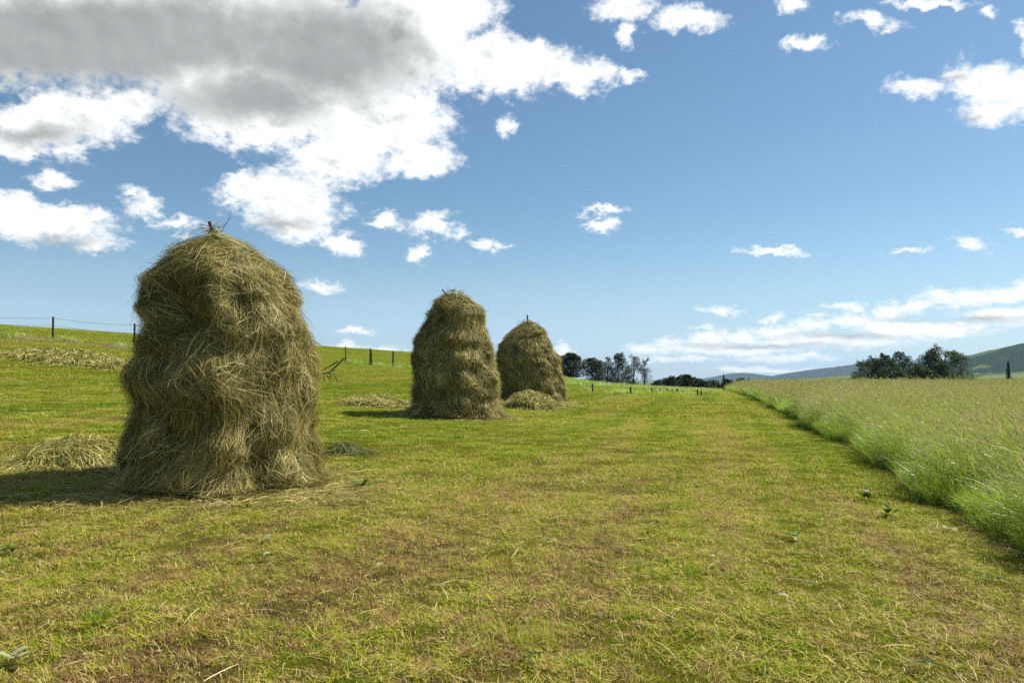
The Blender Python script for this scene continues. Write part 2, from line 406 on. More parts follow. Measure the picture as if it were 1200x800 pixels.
# ------------------------------------------------------------------ far hills
def hill(name, prof, d0, depth, mat, seed, base=-45, rough=.02):
    """prof: [(px,row)] skyline; the slope runs down towards the viewer over depth metres and down behind"""
    px = np.linspace(prof[0][0], prof[-1][0], 420); row = np.interp(px, [p[0] for p in prof], [p[1] for p in prof])
    # smooth
    ker = np.hanning(15); ker /= ker.sum(); row = np.convolve(np.pad(row, 7, 'edge'), ker, 'valid')
    top = np.array([at_depth(a, r_, d0) for a, r_ in zip(px, row)])
    t = np.linspace(-1, 1, 70)
    V3 = np.zeros((len(t), len(px), 3))
    for i, tt in enumerate(t):
        f = 1 - abs(tt) ** 1.5 if tt < 0 else 1 - tt ** 1.6
        V3[i, :, 0] = top[:, 0]; V3[i, :, 1] = d0 + tt * depth
        V3[i, :, 2] = base + (top[:, 2] - base) * f
    H = (top[:, 2] - base)[None]
    n = vnoise(xyz(V3[..., 0], V3[..., 1]), 6.0 / depth, seed, 5)
    V3[..., 2] += n * H * rough * (3 * (1 - np.abs(np.abs(t) * 2 - 1)))[:, None] + vnoise(xyz(V3[..., 0], V3[..., 1]), 60 / depth, seed + 9, 2) * H * .012
    b = MB(); b.grid(V3); o = b.build(name, mat, smoothf=True); tag(o, kind='structure'); return o
def mat_hill(name, forest, meadow, scale, thr, speckle=2.6):
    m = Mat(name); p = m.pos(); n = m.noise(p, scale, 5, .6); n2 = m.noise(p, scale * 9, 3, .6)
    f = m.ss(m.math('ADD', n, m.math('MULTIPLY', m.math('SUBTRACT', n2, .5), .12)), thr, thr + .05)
    return m.diffuse(m.mix(f, m.mix(n2, forest, tuple(c * speckle for c in forest)), meadow))  # forest colour speckled by noise towards a paler tone
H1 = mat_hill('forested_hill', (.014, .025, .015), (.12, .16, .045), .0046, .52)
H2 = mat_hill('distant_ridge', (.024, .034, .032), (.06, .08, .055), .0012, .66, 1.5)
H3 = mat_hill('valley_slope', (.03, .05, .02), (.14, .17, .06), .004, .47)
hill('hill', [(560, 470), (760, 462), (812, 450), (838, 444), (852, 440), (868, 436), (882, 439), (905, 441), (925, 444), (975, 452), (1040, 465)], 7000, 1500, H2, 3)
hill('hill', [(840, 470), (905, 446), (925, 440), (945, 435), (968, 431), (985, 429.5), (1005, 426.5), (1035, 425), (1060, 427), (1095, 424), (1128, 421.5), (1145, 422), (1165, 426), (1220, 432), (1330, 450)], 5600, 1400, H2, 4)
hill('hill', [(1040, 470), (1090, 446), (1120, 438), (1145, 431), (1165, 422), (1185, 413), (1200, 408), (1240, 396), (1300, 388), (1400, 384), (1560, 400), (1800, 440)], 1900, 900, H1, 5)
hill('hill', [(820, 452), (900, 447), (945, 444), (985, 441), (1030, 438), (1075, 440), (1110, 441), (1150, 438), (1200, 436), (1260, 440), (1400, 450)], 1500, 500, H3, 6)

# ------------------------------------------------------------------ instanced ground cover (one object each)
def scatter_object(name, pts, scl, rot, idx, protos, tilt=None):
    """one object: a point mesh with a geometry-nodes modifier instancing clump meshes"""
    col = bpy.data.collections.new(name + '_clumps')
    for i, me in enumerate(protos):
        o = bpy.data.objects.new('%s_clump_%02d' % (name, i), me); col.objects.link(o)
    me = bpy.data.meshes.new(name); n = len(pts)
    me.vertices.add(n); me.vertices.foreach_set('co', np.asarray(pts, np.float32).ravel())
    for k, typ, a in (('scl', 'FLOAT', scl), ('idx', 'INT', idx)):
        at = me.attributes.new(k, typ, 'POINT'); at.data.foreach_set('value', np.asarray(a, np.float32 if typ == 'FLOAT' else np.int32))
    rv = np.zeros((n, 3), np.float32); rv[:, 2] = rot
    if tilt is not None: rv[:, :2] = tilt
    at = me.attributes.new('rot', 'FLOAT_VECTOR', 'POINT'); at.data.foreach_set('vector', rv.ravel())
    for p in protos[0].materials: me.materials.append(p)
    ob = link(bpy.data.objects.new(name, me))
    g = bpy.data.node_groups.new(name + '_nodes', 'GeometryNodeTree')
    g.interface.new_socket('Geometry', in_out='INPUT', socket_type='NodeSocketGeometry')
    g.interface.new_socket('Geometry', in_out='OUTPUT', socket_type='NodeSocketGeometry')
    gi = g.nodes.new('NodeGroupInput'); go = g.nodes.new('NodeGroupOutput')
    ci = g.nodes.new('GeometryNodeCollectionInfo'); ci.inputs['Collection'].default_value = col
    ci.inputs['Separate Children'].default_value = True; ci.inputs['Reset Children'].default_value = True
    ip = g.nodes.new('GeometryNodeInstanceOnPoints'); ip.inputs['Pick Instance'].default_value = True
    def na(nm, dt):
        a = g.nodes.new('GeometryNodeInputNamedAttribute'); a.data_type = dt; a.inputs['Name'].default_value = nm
        return [o for o in a.outputs if o.enabled and o.name == 'Attribute'][0]
    l = g.links
    l.new(gi.outputs[0], ip.inputs['Points']); l.new(ci.outputs[0], ip.inputs['Instance'])
    l.new(na('idx', 'INT'), ip.inputs['Instance Index']); l.new(na('rot', 'FLOAT_VECTOR'), ip.inputs['Rotation']); l.new(na('scl', 'FLOAT'), ip.inputs['Scale'])
    l.new(ip.outputs[0], go.inputs[0])
    md = ob.modifiers.new('clumps', 'NODES'); md.node_group = g
    return ob

def unit(v): return v / (np.linalg.norm(v, axis=-1, keepdims=True) + 1e-9)
def mown_proto(n, rad, h0, h1, w, seed, lay=.26, dv=0.0):
    r = np.random.default_rng(seed); K = 4
    a = r.random(n) * 2 * math.pi; q = rad * np.sqrt(r.random(n))
    root = np.stack([q * np.cos(a), q * np.sin(a), np.full(n, -.012)], -1)
    # gather roots into tufts
    cen = root[r.integers(0, n, n // 7 + 1)]; root = root * .3 + cen[r.integers(0, len(cen), n)] * .7 + np.concatenate([r.normal(0, rad * .06, (n, 2)), np.zeros((n, 1))], 1)
    L_ = r.uniform(h0, h1, n) * r.uniform(.6, 1.0, n)
    az = r.random(n) * 2 * math.pi; lean = r.uniform(.02, .65, n)
    flat = r.random(n) < lay; lean[flat] = r.uniform(1.15, 1.5, flat.sum()); L_[flat] *= 1.4
    bend = r.uniform(.1, .8, n) * (~flat)
    t = np.linspace(0, 1, K)[None]; th = lean[:, None] + bend[:, None] * t
    st = L_[:, None] / (K - 1)
    hx = np.cumsum(np.sin(th) * st, 1); hz = np.cumsum(np.cos(th) * st, 1); hx -= hx[:, :1]; hz -= hz[:, :1]
    P = np.stack([root[:, :1] + hx * np.cos(az)[:, None], root[:, 1:2] + hx * np.sin(az)[:, None], root[:, 2:] + hz + flat[:, None] * .03], -1)
    sa = az + math.pi / 2 + r.normal(0, .7, n); S = np.stack([np.cos(sa), np.sin(sa), np.zeros(n)], -1)
    Wd = w * r.uniform(.6, 1.3, n)[:, None] * np.array([1, .95, .7, .12])[None]
    var = np.clip(np.where(flat, r.normal(.68, .14, n), r.normal(.34, .22, n)) + dv, 0, 1)
    b = MB(); b.ribbons(P, Wd, S, var); return b.mesh('mown_grass_clump', MB_BLADE)

def band(y0, y1, dens, tmax=.85, fade=.15, side='mown'):
    """random ground points for depths y0..y1, density per m2, faded at both ends"""
    A1 = tmax * (y1 * y1 - y0 * y0); A2 = 2 * 2.4 * (y1 - y0); area = A1 + A2
    n = int(area * dens)
    y = np.where(rng.random(n) < A1 / area, np.sqrt(rng.random(n) * (y1 * y1 - y0 * y0) + y0 * y0), rng.uniform(y0, y1, n)); x = (rng.random(n) * 2 - 1) * (tmax * y + 2.4)
    extra_x = rng.normal(0, .4, n); x = x + extra_x
    if side == 'mown': k = x < edge_x(y) + .12
    elif side == 'tall': k = x > edge_x(y)
    else: k = np.ones(n, bool)
    return x[k], y[k]
protos = []; 
for i in range(5): protos.append(mown_proto(150, .17, .020, .072, .0038, 100 + i))
for i in range(4): protos.append(mown_proto(190, .36, .03, .075, .0060, 110 + i))
for i in range(3): protos.append(mown_proto(230, .95, .04, .085, .015, 120 + i, .25))
for i in range(3): protos.append(mown_proto(46, .075, .05, .125, .0046, 130 + i, .04, -.16))
PX, PY, SI, IX = [], [], [], []
tx, ty = band(2.4, 17, 7.0); tk = rng.random(len(tx)) < np.clip(.5 + 1.3 * vnoise(xyz(tx, ty), .8, 61, 2), .04, 1); tx, ty = tx[tk], ty[tk]
for (px_, py_, m_, sp_) in ((618, 752, 26, .13), (590, 735, 12, .12), (1010, 655, 8, .12), (905, 625, 9, .15), (120, 735, 10, .15), (330, 745, 12, .14), (855, 640, 8, .12)):
    g_ = hit(px_, py_); tx = np.append(tx, g_[0] + rng.normal(0, sp_, m_)); ty = np.append(ty, g_[1] + rng.normal(0, sp_ * .7, m_))
PX.append(tx); PY.append(ty); SI.append(rng.uniform(.55, 1.05, len(tx))); IX.append(rng.integers(12, 15, len(tx)))
for (y0, y1, de, lo, hi, s0, s1) in ((2.2, 9, 74, 0, 5, .7, 1.15), (8, 24, 16, 5, 9, .75, 1.2), (22, 122, 1.9, 9, 12, .75, 1.2)):
    x, y = band(y0, y1, de); PX.append(x); PY.append(y); SI.append(rng.uniform(s0, s1, len(x))); IX.append(rng.integers(lo, hi, len(x)))
PX, PY, SI, IX = map(np.concatenate, (PX, PY, SI, IX))
# thin out on bare patches
bare = vnoise(xyz(PX, PY), .9, 21, 3) * .5 + vnoise(xyz(PX, PY), 3.0, 22, 2) * .5
keep = rng.random(len(PX)) < np.clip(1.15 - .8 * np.maximum(0, bare), .75, 1) 
PX, PY, SI, IX, bare = PX[keep], PY[keep], SI[keep], IX[keep], bare[keep]
SI = SI * (1 + .45 * np.maximum(0, -bare) - .3 * np.maximum(0, bare))
mown = scatter_object('mown_grass', xyz(PX, PY, terrain(PX, PY)), SI, rng.random(len(PX)) * 6.283, IX, protos)
tag(mown, 'short mown meadow grass, fresh green between brown stubble', 'grass', kind='stuff')
print('mown instances', len(PX))

# tall meadow
def arc(root, L_, lean0, bend, az, K):
    n = len(L_); t = np.linspace(0, 1, K)[None]; th = lean0[:, None] + bend[:, None] * t ** 1.5
    st = L_[:, None] / (K - 1)
    hx = np.cumsum(np.sin(th) * st, 1); hz = np.cumsum(np.cos(th) * st, 1); hx -= hx[:, :1]; hz -= hz[:, :1]
    return np.stack([root[:, :1] + hx * np.cos(az)[:, None], root[:, 1:2] + hx * np.sin(az)[:, None], root[:, 2:3] + hz], -1), th[:, -1]
def tall_proto(seed, ns, nl, rad, wk=1.0, heads=True, hmul=1.0):
    r = np.random.default_rng(seed); b = MB(); WIND = math.pi + .25
    def roots(n):
        a = r.random(n) * 6.283; q = rad * np.sqrt(r.random(n)); return np.stack([q * np.cos(a), q * np.sin(a), np.full(n, -.03)], -1)
    # leaf blades
    az = WIND + r.normal(0, .75, nl); Lb = r.uniform(.4, 1.05, nl) * hmul
    P, _ = arc(roots(nl), Lb, r.uniform(.05, .5, nl), r.uniform(.4, 1.5, nl), az, 6)
    sa = az + math.pi / 2 + r.normal(0, .5, nl); S = np.stack([np.cos(sa), np.sin(sa), r.normal(0, .25, nl)], -1)
    b.ribbons(P, wk * .0065 * r.uniform(.6, 1.3, nl)[:, None] * np.array([.8, 1, 1, .85, .6, .1])[None], unit(S), np.clip(r.normal(.5, .22, nl), 0, 1), 0)
    if ns:
        az = WIND + r.normal(0, .38, ns); Ls = r.uniform(.72, 1.12, ns) * hmul
        ro = roots(ns); P, the = arc(ro, Ls, r.uniform(.12, .42, ns), r.uniform(.15, .75, ns), az, 5)
        sa = az + math.pi / 2 + r.normal(0, .6, ns); S = np.stack([np.cos(sa), np.sin(sa), np.zeros(ns)], -1)
        v = np.clip(r.normal(.5, .25, ns), 0, 1)
        b.ribbons(P, wk * .0030 * np.ones((ns, 1)) * np.array([1.2, 1, .9, .8, .6])[None], S, v, 1)
        if heads:
            nh = int(ns * .4); P = P[:nh]; the = the[:nh]; az = az[:nh]; v = v[:nh]; ns = nh
            tip = P[:, -1]; hl = r.uniform(.07, .17, ns); 
            for rep in range(2):
                Q, _ = arc(tip, hl, the, r.uniform(.1, .6, ns), az, 4)
                sa2 = az + math.pi / 2 * rep + r.normal(0, .4, ns); S2 = np.stack([np.cos(sa2), np.sin(sa2), np.full(ns, .3 * rep)], -1)
                b.ribbons(Q, wk * r.uniform(.006, .014, ns)[:, None] * np.array([.4, 1, .8, .1])[None], unit(S2), v, 2)
            # open panicles: tiny side twigs
            npn = ns * 3; ii = r.integers(0, ns, npn); base = tip[ii] + r.normal(0, .004, (npn, 3)); base[:, 2] += r.uniform(-.06, .07, npn)
            Q, _ = arc(base, r.uniform(.02, .055, npn), r.uniform(.4, 1.5, npn), r.uniform(0, .6, npn), WIND + r.normal(0, 1.2, npn), 3)
            sa3 = r.random(npn) * 6.28; b.ribbons(Q, wk * .0045 * np.ones((npn, 1)) * np.array([.3, 1, .5])[None], np.stack([np.cos(sa3), np.sin(sa3), np.zeros(npn)], -1), v[ii], 2)
    return b.mesh('tall_grass_clump', [M_TB, M_TS, M_TH])
tp = [tall_proto(200 + i, 34, 85, .26, 1.15) for i in range(5)] + [tall_proto(220 + i, 46, 80, .5, 2.1) for i in range(4)] + [tall_proto(240 + i, 4, 90, .26, 1.0, False, .78) for i in range(3)]
PX, PY, SI, IX = [], [], [], []
def add_t(x, y, lo, hi, s0, s1):
    PX.append(x); PY.append(y); SI.append(rng.uniform(s0, s1, len(x))); IX.append(rng.integers(lo, hi, len(x)))
def tallband(y0, y1, dens, w):
    n = int((y1 - y0) * w * dens); y = rng.uniform(y0, y1, n); return y, n
def region(y0, y1, tm, dens):
    xa = 3.05 + .252 * y0; A = 0; 
    ymax = y1; wmax = tm * y1 + 3 - (3.05 + .252 * y1) + 2
    n = int((y1 - y0) * wmax * dens); y = rng.uniform(y0, y1, n); x = edge_x(y) + rng.random(n) * wmax
    k = x < tm * y + 3; return x[k], y[k]
x, y = region(1.5, 26, .8, 13); add_t(x, y, 0, 5, .78, 1.12)
x, y = region(24, 60, .78, 5.5); add_t(x, y, 5, 9, .8, 1.1)
x, y = region(58, 104, .78, 3.0); add_t(x, y, 5, 9, .8, 1.1)
# leafy, shorter growth spilling over the cut edge
y = rng.uniform(1.5, 40, 1500); x = edge_x(y) + rng.normal(.02, .10, len(y)); add_t(x, y, 9, 12, .35, .85)
PX, PY, SI, IX = map(np.concatenate, (PX, PY, SI, IX))
SI = SI * (1 + .13 * vnoise(xyz(PX, PY), .5, 31, 2))
lowedge = sst(0, .5, PX - edge_x(PY)); SI = SI * (.8 + .2 * lowedge)
tall = scatter_object('tall_grass', xyz(PX, PY, terrain(PX, PY)), SI, rng.normal(0, .35, len(PX)), IX, tp)
tag(tall, 'unmown tall meadow grass with pinkish seed heads leaning in the wind', 'grass', kind='stuff')
print('tall instances', len(PX))

# rough unmown verge along the hill fences
def verge_pts():
    xs, ys = [], []
    for (p0, p1, n, sp) in FENCE_SPANS:
        t = rng.random(n)[:, None]; q = p0[:2] * (1 - t) + p1[:2] * t; q = q + rng.normal(0, sp, q.shape); xs.append(q[:, 0]); ys.append(q[:, 1])
    return np.concatenate(xs), np.concatenate(ys)

# ------------------------------------------------------------------ haystacks
def strand_sides(P, r, out):
    t = unit(P[:, -1] - P[:, 0]); s = np.cross(t, out); s = unit(s + .35 * r.normal(0, 1, s.shape)); return s
def haystack(prof, base_row, xc, seed, nlocks, per, wk, label, bumps=(), pole=None, saw=.05, IN=.13):
    r = np.random.default_rng(seed)
    h = hit(xc, base_row); halfw = (prof[-1][2] - prof[-1][1]) / 2 / FPX * h[1]
    dc = h[1] + halfw * .92
    c0 = at_depth(xc, base_row, dc); gz = float(terrain(c0[0], dc)); base = np.array([c0[0], dc, gz])
    rows = np.array([p[0] for p in prof], float)
    zz = np.array([at_depth(xc, q, dc)[2] for q in rows]) - gz
    xl = np.array([at_depth(p[1], p[0], dc)[0] for p in prof]) - base[0]; xr = np.array([at_depth(p[2], p[0], dc)[0] for p in prof]) - base[0]
    H = zz[0]; o = np.argsort(zz); zz, xl, xr = zz[o], xl[o], xr[o]
    NB = int(34 + 22 * H); bz = r.uniform(.35, H * 1.02, NB); bt0 = r.random(NB) * 2 * math.pi; bw = r.uniform(.16, .44, NB); bh = r.uniform(.3, .8, NB); ba = r.uniform(.05, .13, NB) * saw / .05
    Rm = np.maximum(np.interp(bz, zz, (xr - xl) / 2), .2)
    def bundles(th, zc):
        best = np.zeros(np.shape(zc)); fan = np.zeros(np.shape(zc))
        for i in range(NB):
            dx = ((th - bt0[i] + math.pi) % (2 * math.pi) - math.pi) * Rm[i] / bw[i]; q = (bz[i] - zc) / bh[i]
            dx = dx / (.55 + .6 * np.clip(q, 0, 1))
            a = ba[i] * np.sqrt(np.clip(1 - dx * dx, 0, 1)) * sst(0, .55, q) * (1 - sst(.86, 1.04, q))
            m_ = a > best; best = np.where(m_, a, best); fan = np.where(m_, dx * (.75 - .6 * np.clip(q, 0, 1)), fan)
        return best, fan
    def surf(th, z):
        zc = np.clip(z, -.15, H)
        l = np.interp(zc, zz, xl); q = np.interp(zc, zz, xr); cx = (l + q) / 2; inn = IN * (.22 + .78 * sst(.1, 1.0, (q - l) / 2)) * (.62 + .38 * sst(0, .7, zc)); hw = np.maximum((q - l) / 2 - inn, .02)
        mw = np.interp(zc, zz, np.convolve(np.pad((xr - xl) / 2, 2, 'edge'), np.ones(5) / 5, 'valid')); dw = np.maximum(np.minimum(mw, hw * 1.25 + inn) - inn, .02)
        c, s = np.cos(th), np.sin(th)
        sp = xyz(c * 1.2, s * 1.2, zc)
        am = np.clip(hw / .5, 0, 1)
        # bundles laid one over another: each bulges at its lower edge
        ph = (zc / .52 + .55 * vnoise(xyz(c * 1.1, s * 1.1, zc * .5), 1.1, seed, 2) + seed * .37) % 1.0
        d = saw * (.5 - ph) * .5 + bundles(th, zc)[0] * 1.5 - .07 + .085 * vnoise(sp, 1.9, seed + 3, 2) + .045 * vnoise(sp, 5.2, seed + 5, 2)
        d = d * (1 - .35 * np.abs(c) ** 6)
        for (bt, bz, wt, wz, a) in bumps:
            dt = (th - bt + math.pi) % (2 * math.pi) - math.pi
            d = d + a * np.exp(-(dt / wt) ** 2 - ((zc - bz) / wz) ** 2)
        rr = d * am
        return np.stack([cx + (hw + rr) * c, (dw + rr) * s, np.broadcast_to(z, cx.shape)], -1)
    def settle(Q):
        Q = Q.copy(); dz_ = terrain(Q[..., 0] + base[0], Q[..., 1] + base[1]) - gz; zq = Q[..., 2].copy(); Q[..., 2] = zq * np.where(zq > 0, 1 - .03 * sst(.5, H, zq), 1) + dz_ * (1 - sst(0, 1.3, zq)); return Q
    root = empty('haystack', base); tag(root, label, 'haystack', 'haystacks standing in the mown meadow')
    th = np.linspace(0, 2 * math.pi, 121)[:-1]; zs = np.concatenate([[-.3], np.linspace(-.12, H * .985, 90)])
    T, Zz = np.meshgrid(th, zs, indexing='xy'); G3 = settle(surf(T, Zz))
    b = MB(); b.grid(G3, wrap=True); tp_ = G3[-1]; b.add(np.vstack([tp_, tp_.mean(0) + [0, 0, .02]]), np.array([[i, (i + 1) % 120, 120] for i in range(120)]))
    b.build('packed_hay', M_CORE, root, True)
    # locks of strands following the surface
    zc_ = r.random(nlocks * 3) * H * 1.0; wgt = np.interp(zc_, zz, (xr - xl)); keep_ = r.random(len(zc_)) < wgt / wgt.max() + .12; z0 = zc_[keep_][:nlocks]
    n0 = len(z0); t0 = r.random(n0) * 2 * math.pi
    sw = vnoise(xyz(np.cos(t0) * 1.3, np.sin(t0) * 1.3, z0), 1.5, seed + 11, 2) * 1.0 + bundles(t0, z0)[1]
    ang = sw + r.normal(0, .28, n0)                                    # heading: 0 = straight down
    LL = r.uniform(.22, .55, n0); lv = np.clip(r.normal(.46, .18, n0), 0, 1); lo_ = np.clip(r.normal(.010, .042, n0), -.04, .11)
    ii = np.repeat(np.arange(n0), per); n = len(ii)
    rad0 = np.maximum(np.interp(z0, zz, (xr - xl) / 2), .12)[ii]
    K = 7; zz0 = z0[ii] + r.normal(0, .055, n); tt0 = t0[ii] + r.normal(0, .06, n) / rad0
    a = ang[ii] + r.normal(0, .24, n); cu = r.normal(0, .32, n); Ln = np.minimum(LL[ii] * r.uniform(.35, 1.4, n), zz0 + .07).clip(.05, 1)
    wild = r.random(n) < .17; a[wild] += r.normal(0, 1.1, wild.sum())
    st = (Ln / (K - 1))[:, None]; t = np.linspace(0, 1, K)[None]; chaff = r.random(n) < .14; Ln = np.where(chaff, r.uniform(.03, .09, n), Ln); a = np.where(chaff, a + r.normal(0, 1.2, n), a); stiff = r.random(n) < .16; cu[stiff] *= .15; kink = np.cumsum(r.normal(0, .17, (n, K)), 1) * (~stiff)[:, None]; A = a[:, None] * (1 - .45 * t) + cu[:, None] * t + kink
    dth = np.cumsum(np.sin(A) * st, 1) / rad0[:, None]; dz = np.cumsum(np.cos(A) * st, 1)
    TH = tt0[:, None] + dth; ZZ = zz0[:, None] - dz
    under = np.maximum(0, .03 - ZZ); gl = .01 + r.random((n, 1)) * .07; ZZ = np.maximum(ZZ, gl)
    P = surf(TH, np.minimum(ZZ, H))
    P[..., 2] = ZZ + np.where(ZZ > H, -.6 * (ZZ - H), 0)
    cen = P.copy(); cen[..., 0] = 0; nrm = np.stack([np.cos(TH), np.sin(TH), np.full(TH.shape, .25)], -1)
    off = (np.abs(r.normal(.02, .022, n)) + lo_[ii])[:, None] + (np.abs(r.normal(.0, .035, n)) + wild * np.abs(r.normal(0, .05, n)))[:, None] * t ** 1.5
    off = off + np.sin(t * math.pi) * np.abs(r.normal(0, .016, n))[:, None]
    # foot of the stack splays out over the turf
    foot = np.clip((.18 - ZZ) / .18, 0, 1) ** 2 * np.abs(r.normal(.02, .07, n))[:, None]
    foot = foot + np.minimum(under, .16) * r.uniform(.1, 1.0, n)[:, None]
    P = P + nrm * (off + foot)[..., None]
    # hanging: a strand does not tuck back under a ledge
    for k in range(1, K):
        rk = np.hypot(P[:, k, 0], P[:, k, 1]); rp = np.hypot(P[:, k - 1, 0], P[:, k - 1, 1])
        tgt = np.maximum(rk, rp - .25 * st[:, 0]); f = np.where(rk > .1, tgt / np.maximum(rk, .1), 1); f = np.clip(f, 1, 1.25)
        P[:, k, 0] *= f; P[:, k, 1] *= f
    out = nrm[:, K // 2]; P = settle(P)
    S = strand_sides(P, r, out)
    Wd = wk * (r.uniform(.55, 1.35, n) * np.where(chaff, 1.7, 1))[:, None] * np.array([.5, 1, 1, .95, .85, .7, .3])[None]
    var = np.clip(lv[ii] + r.normal(0, .19, n) + stiff * .22, 0, 1)
    b = MB(); b.ribbons(P, Wd, S, var)
    # flyaway wisps
    nw = int(n * .03); j = r.integers(0, n, nw); Q0 = P[j, 2]; dirn = unit(out[j] + r.normal(0, .6, (nw, 3))); lw = r.uniform(.08, .34, nw)
    tt = np.linspace(0, 1, 5)[None, :, None]; Q = Q0[:, None] + dirn[:, None] * tt * lw[:, None, None] * .55; Q[..., 2] -= (tt[..., 0] ** 2) * lw[:, None] * r.uniform(.1, .9, nw)[:, None]
    Q = Q + r.normal(0, .006, Q.shape) * tt
    b.ribbons(Q, wk * .55 * np.ones((nw, 5)), strand_sides(Q, r, dirn + r.normal(0, .5, dirn.shape)), np.clip(r.normal(.45, .2, nw), 0, 1))
    b.build('hay_strands', M_HAY, root)
    if pole:
        (pxa, rya), (pxb, ryb), rr = pole
        A3 = at_depth(pxa, rya, dc - .02) - base; B3 = at_depth(pxb, ryb, dc) - base
        m = MB(); t_ = np.linspace(0, 1, 7)[:, None]; pp = A3 * (1 - t_) + B3 * t_; pp[1:-1] += r.normal(0, rr * .18, (5, 3)); m.tube(pp, np.linspace(rr * .75, rr, 7), 8, .5); m.build('pole', M_POLE, root, True)
    return root, base, halfw, dc

P1 = [(265, 249, 253), (269, 243, 260), (274, 234, 274), (282, 222, 290), (290, 210, 302), (300, 200, 316), (312, 186, 331), (330, 163, 347), (350, 158, 357), (364, 160, 363), (380, 172, 368), (395, 170, 372),
      (415, 160, 377), (437, 151, 378), (456, 154, 377), (466, 166, 377), (482, 161, 378), (507, 157, 374), (532, 152, 371), (555, 144, 371), (572, 134, 374), (592, 128, 378)]
s1 = haystack(P1, 588, 262, 11, 3300, 30, .0043, 'big haystack in the left foreground, largest of the three, bulging on its left side',
              bumps=((-math.pi / 2 + .22, 2.35, .18, .42, .27), (-math.pi / 2 - .16, 1.95, .26, .26, -.20), (-math.pi / 2 + .15, 1.22, .42, .22, .16), (-math.pi / 2 - .5, 1.55, .5, .14, .08), (-math.pi / 2 + .75, .6, .25, .3, -.08)),
              pole=((245.5, 260), (262, 300), .03), IN=.25)
P2 = [(339, 524, 541), (343, 518, 547), (348, 512, 553), (353, 504, 557), (360, 503, 566), (372, 500, 568), (382, 492, 570), (392, 486, 573), (405, 483, 577), (420, 482, 581), (440, 483, 584), (460, 482, 589), (480, 482, 591), (496, 478, 594)]
s2 = haystack(P2, 493, 536, 22, 1900, 24, .0072, 'tall narrow haystack in the middle, between the big one and the far one',
              bumps=((-math.pi / 2 + .25, 1.5, .22, 1.0, .12), (-math.pi / 2 - .1, 2.35, .4, .2, -.08)), pole=((518, 339), (532, 356), .022), IN=.19)
P3 = [(373, 616, 621), (378, 611, 628), (385, 601, 637), (393, 594, 641), (404, 583, 646), (415, 580, 654), (428, 582, 657), (440, 584, 660), (455, 588, 662), (474, 586, 664)]
s3 = haystack(P3, 471, 624, 33, 1300, 22, .0095, 'farthest and smallest haystack, squat with a pointed top, behind a low hay heap',
              bumps=((-math.pi / 2 + .4, 1.2, .3, .5, .1),), pole=((617.5, 369), (620, 386), .04))
tw = MB()
for (a_, b_, rr) in (((637, 385), (632, 392), .028), ((627.5, 378.5), (622, 380), .02)):
    A3 = at_depth(*a_, s3[3]) - s3[1]; B3 = at_depth(*b_, s3[3]) - s3[1]; t_ = np.linspace(0, 1, 5)[:, None]; m = MB(); m.tube(A3 * (1 - t_) + B3 * t_, rr, 7); m.build('pole', M_POLE, s3[0], True)

# ------------------------------------------------------------------ hay heaps and windrows
def heap(name, corners, h, seed, n, wk, label, group, lump=.3, mat=None, flat=.5):
    """corners: (left px,row) (right px,row) of the footprint middle line and depth half-width in metres"""
    (pl, pr, hy) = corners
    r = np.random.default_rng(seed); A3, B3 = hit(*pl), hit(*pr); c = (A3 + B3) / 2; hx = np.linalg.norm((B3 - A3)[:2]) / 2
    ax = (B3 - A3)[:2] / (2 * hx); ay_ = np.array([-ax[1], ax[0]])
    def hf(u, v):
        rr = np.sqrt(u * u + v * v) * (1 + .2 * vnoise(xyz(u * 2, v * 2, seed), 1.3, seed, 2))
        s = np.clip(1 - rr, 0, 1) ** .6 * h * (1 + .75 * vnoise(xyz(u * hx, v * hy, seed), 1.6 / max(lump, .05) * .35, seed + 2, 3))
        x = c[0] + ax[0] * u * hx + ay_[0] * v * hy; y = c[1] + ax[1] * u * hx + ay_[1] * v * hy
        return np.stack([x, y, terrain(x, y) + np.maximum(s, 0)], -1), s
    b = MB(); u = np.linspace(-1.1, 1.1, 60); U, Vv = np.meshgrid(u, u, indexing='ij'); G3, s = hf(U, Vv); G3[..., 2] -= .03 + (s <= .004) * .05
    b.grid(G3 - c, mi=1)
    q = np.sqrt(r.random(n)) * np.where(r.random(n) < .12, r.uniform(1, 1.25, n), 1.0); an = r.random(n) * 6.283; u0, v0 = q * np.cos(an), q * np.sin(an)
    K = 6; hd = r.random(n) * 6.283; sw = vnoise(xyz(u0 * hx, v0 * hy, 0), 1.8, seed + 7, 2) * 2.5; hd = np.where(r.random(n) < .6, sw + r.normal(0, .4, n), hd)
    Ln = r.uniform(.12, .42, n); cu = r.normal(0, .9, n); t = np.linspace(0, 1, K)[None]; A = hd[:, None] + cu[:, None] * t
    du = np.cumsum(np.cos(A) * (Ln / (K - 1))[:, None], 1); dv = np.cumsum(np.sin(A) * (Ln / (K - 1))[:, None], 1)
    Pq, s = hf(u0[:, None] + du / hx, v0[:, None] + dv / hy)
    Pq[..., 2] += np.abs(r.normal(.012, .02, n))[:, None] + np.sin(t * math.pi) * np.abs(r.normal(0, .03, n))[:, None] + .008
    S = strand_sides(Pq, r, np.array([0, 0, 1.0]) + r.normal(0, .5, (n, 3)))
    Wd = wk * r.uniform(.6, 1.3, n)[:, None] * np.array([.6, 1, 1, 1, .8, .3])[None]
    b.ribbons(Pq - c, Wd, S, np.clip(r.normal(.55, .2, n), 0, 1), 0)
    o = b.build(name, [mat or M_HAY_PALE, M_CORE]); o.location = c
    tag(o, label, 'hay heap', group); return o
GH = 'heaps of loose hay lying on the mown grass'
heap('hay_heap', ((16, 546), (160, 543), .62), .28, 41, 7000, .0062, 'low heap of pale hay on the grass, left of the big haystack', GH, .35)
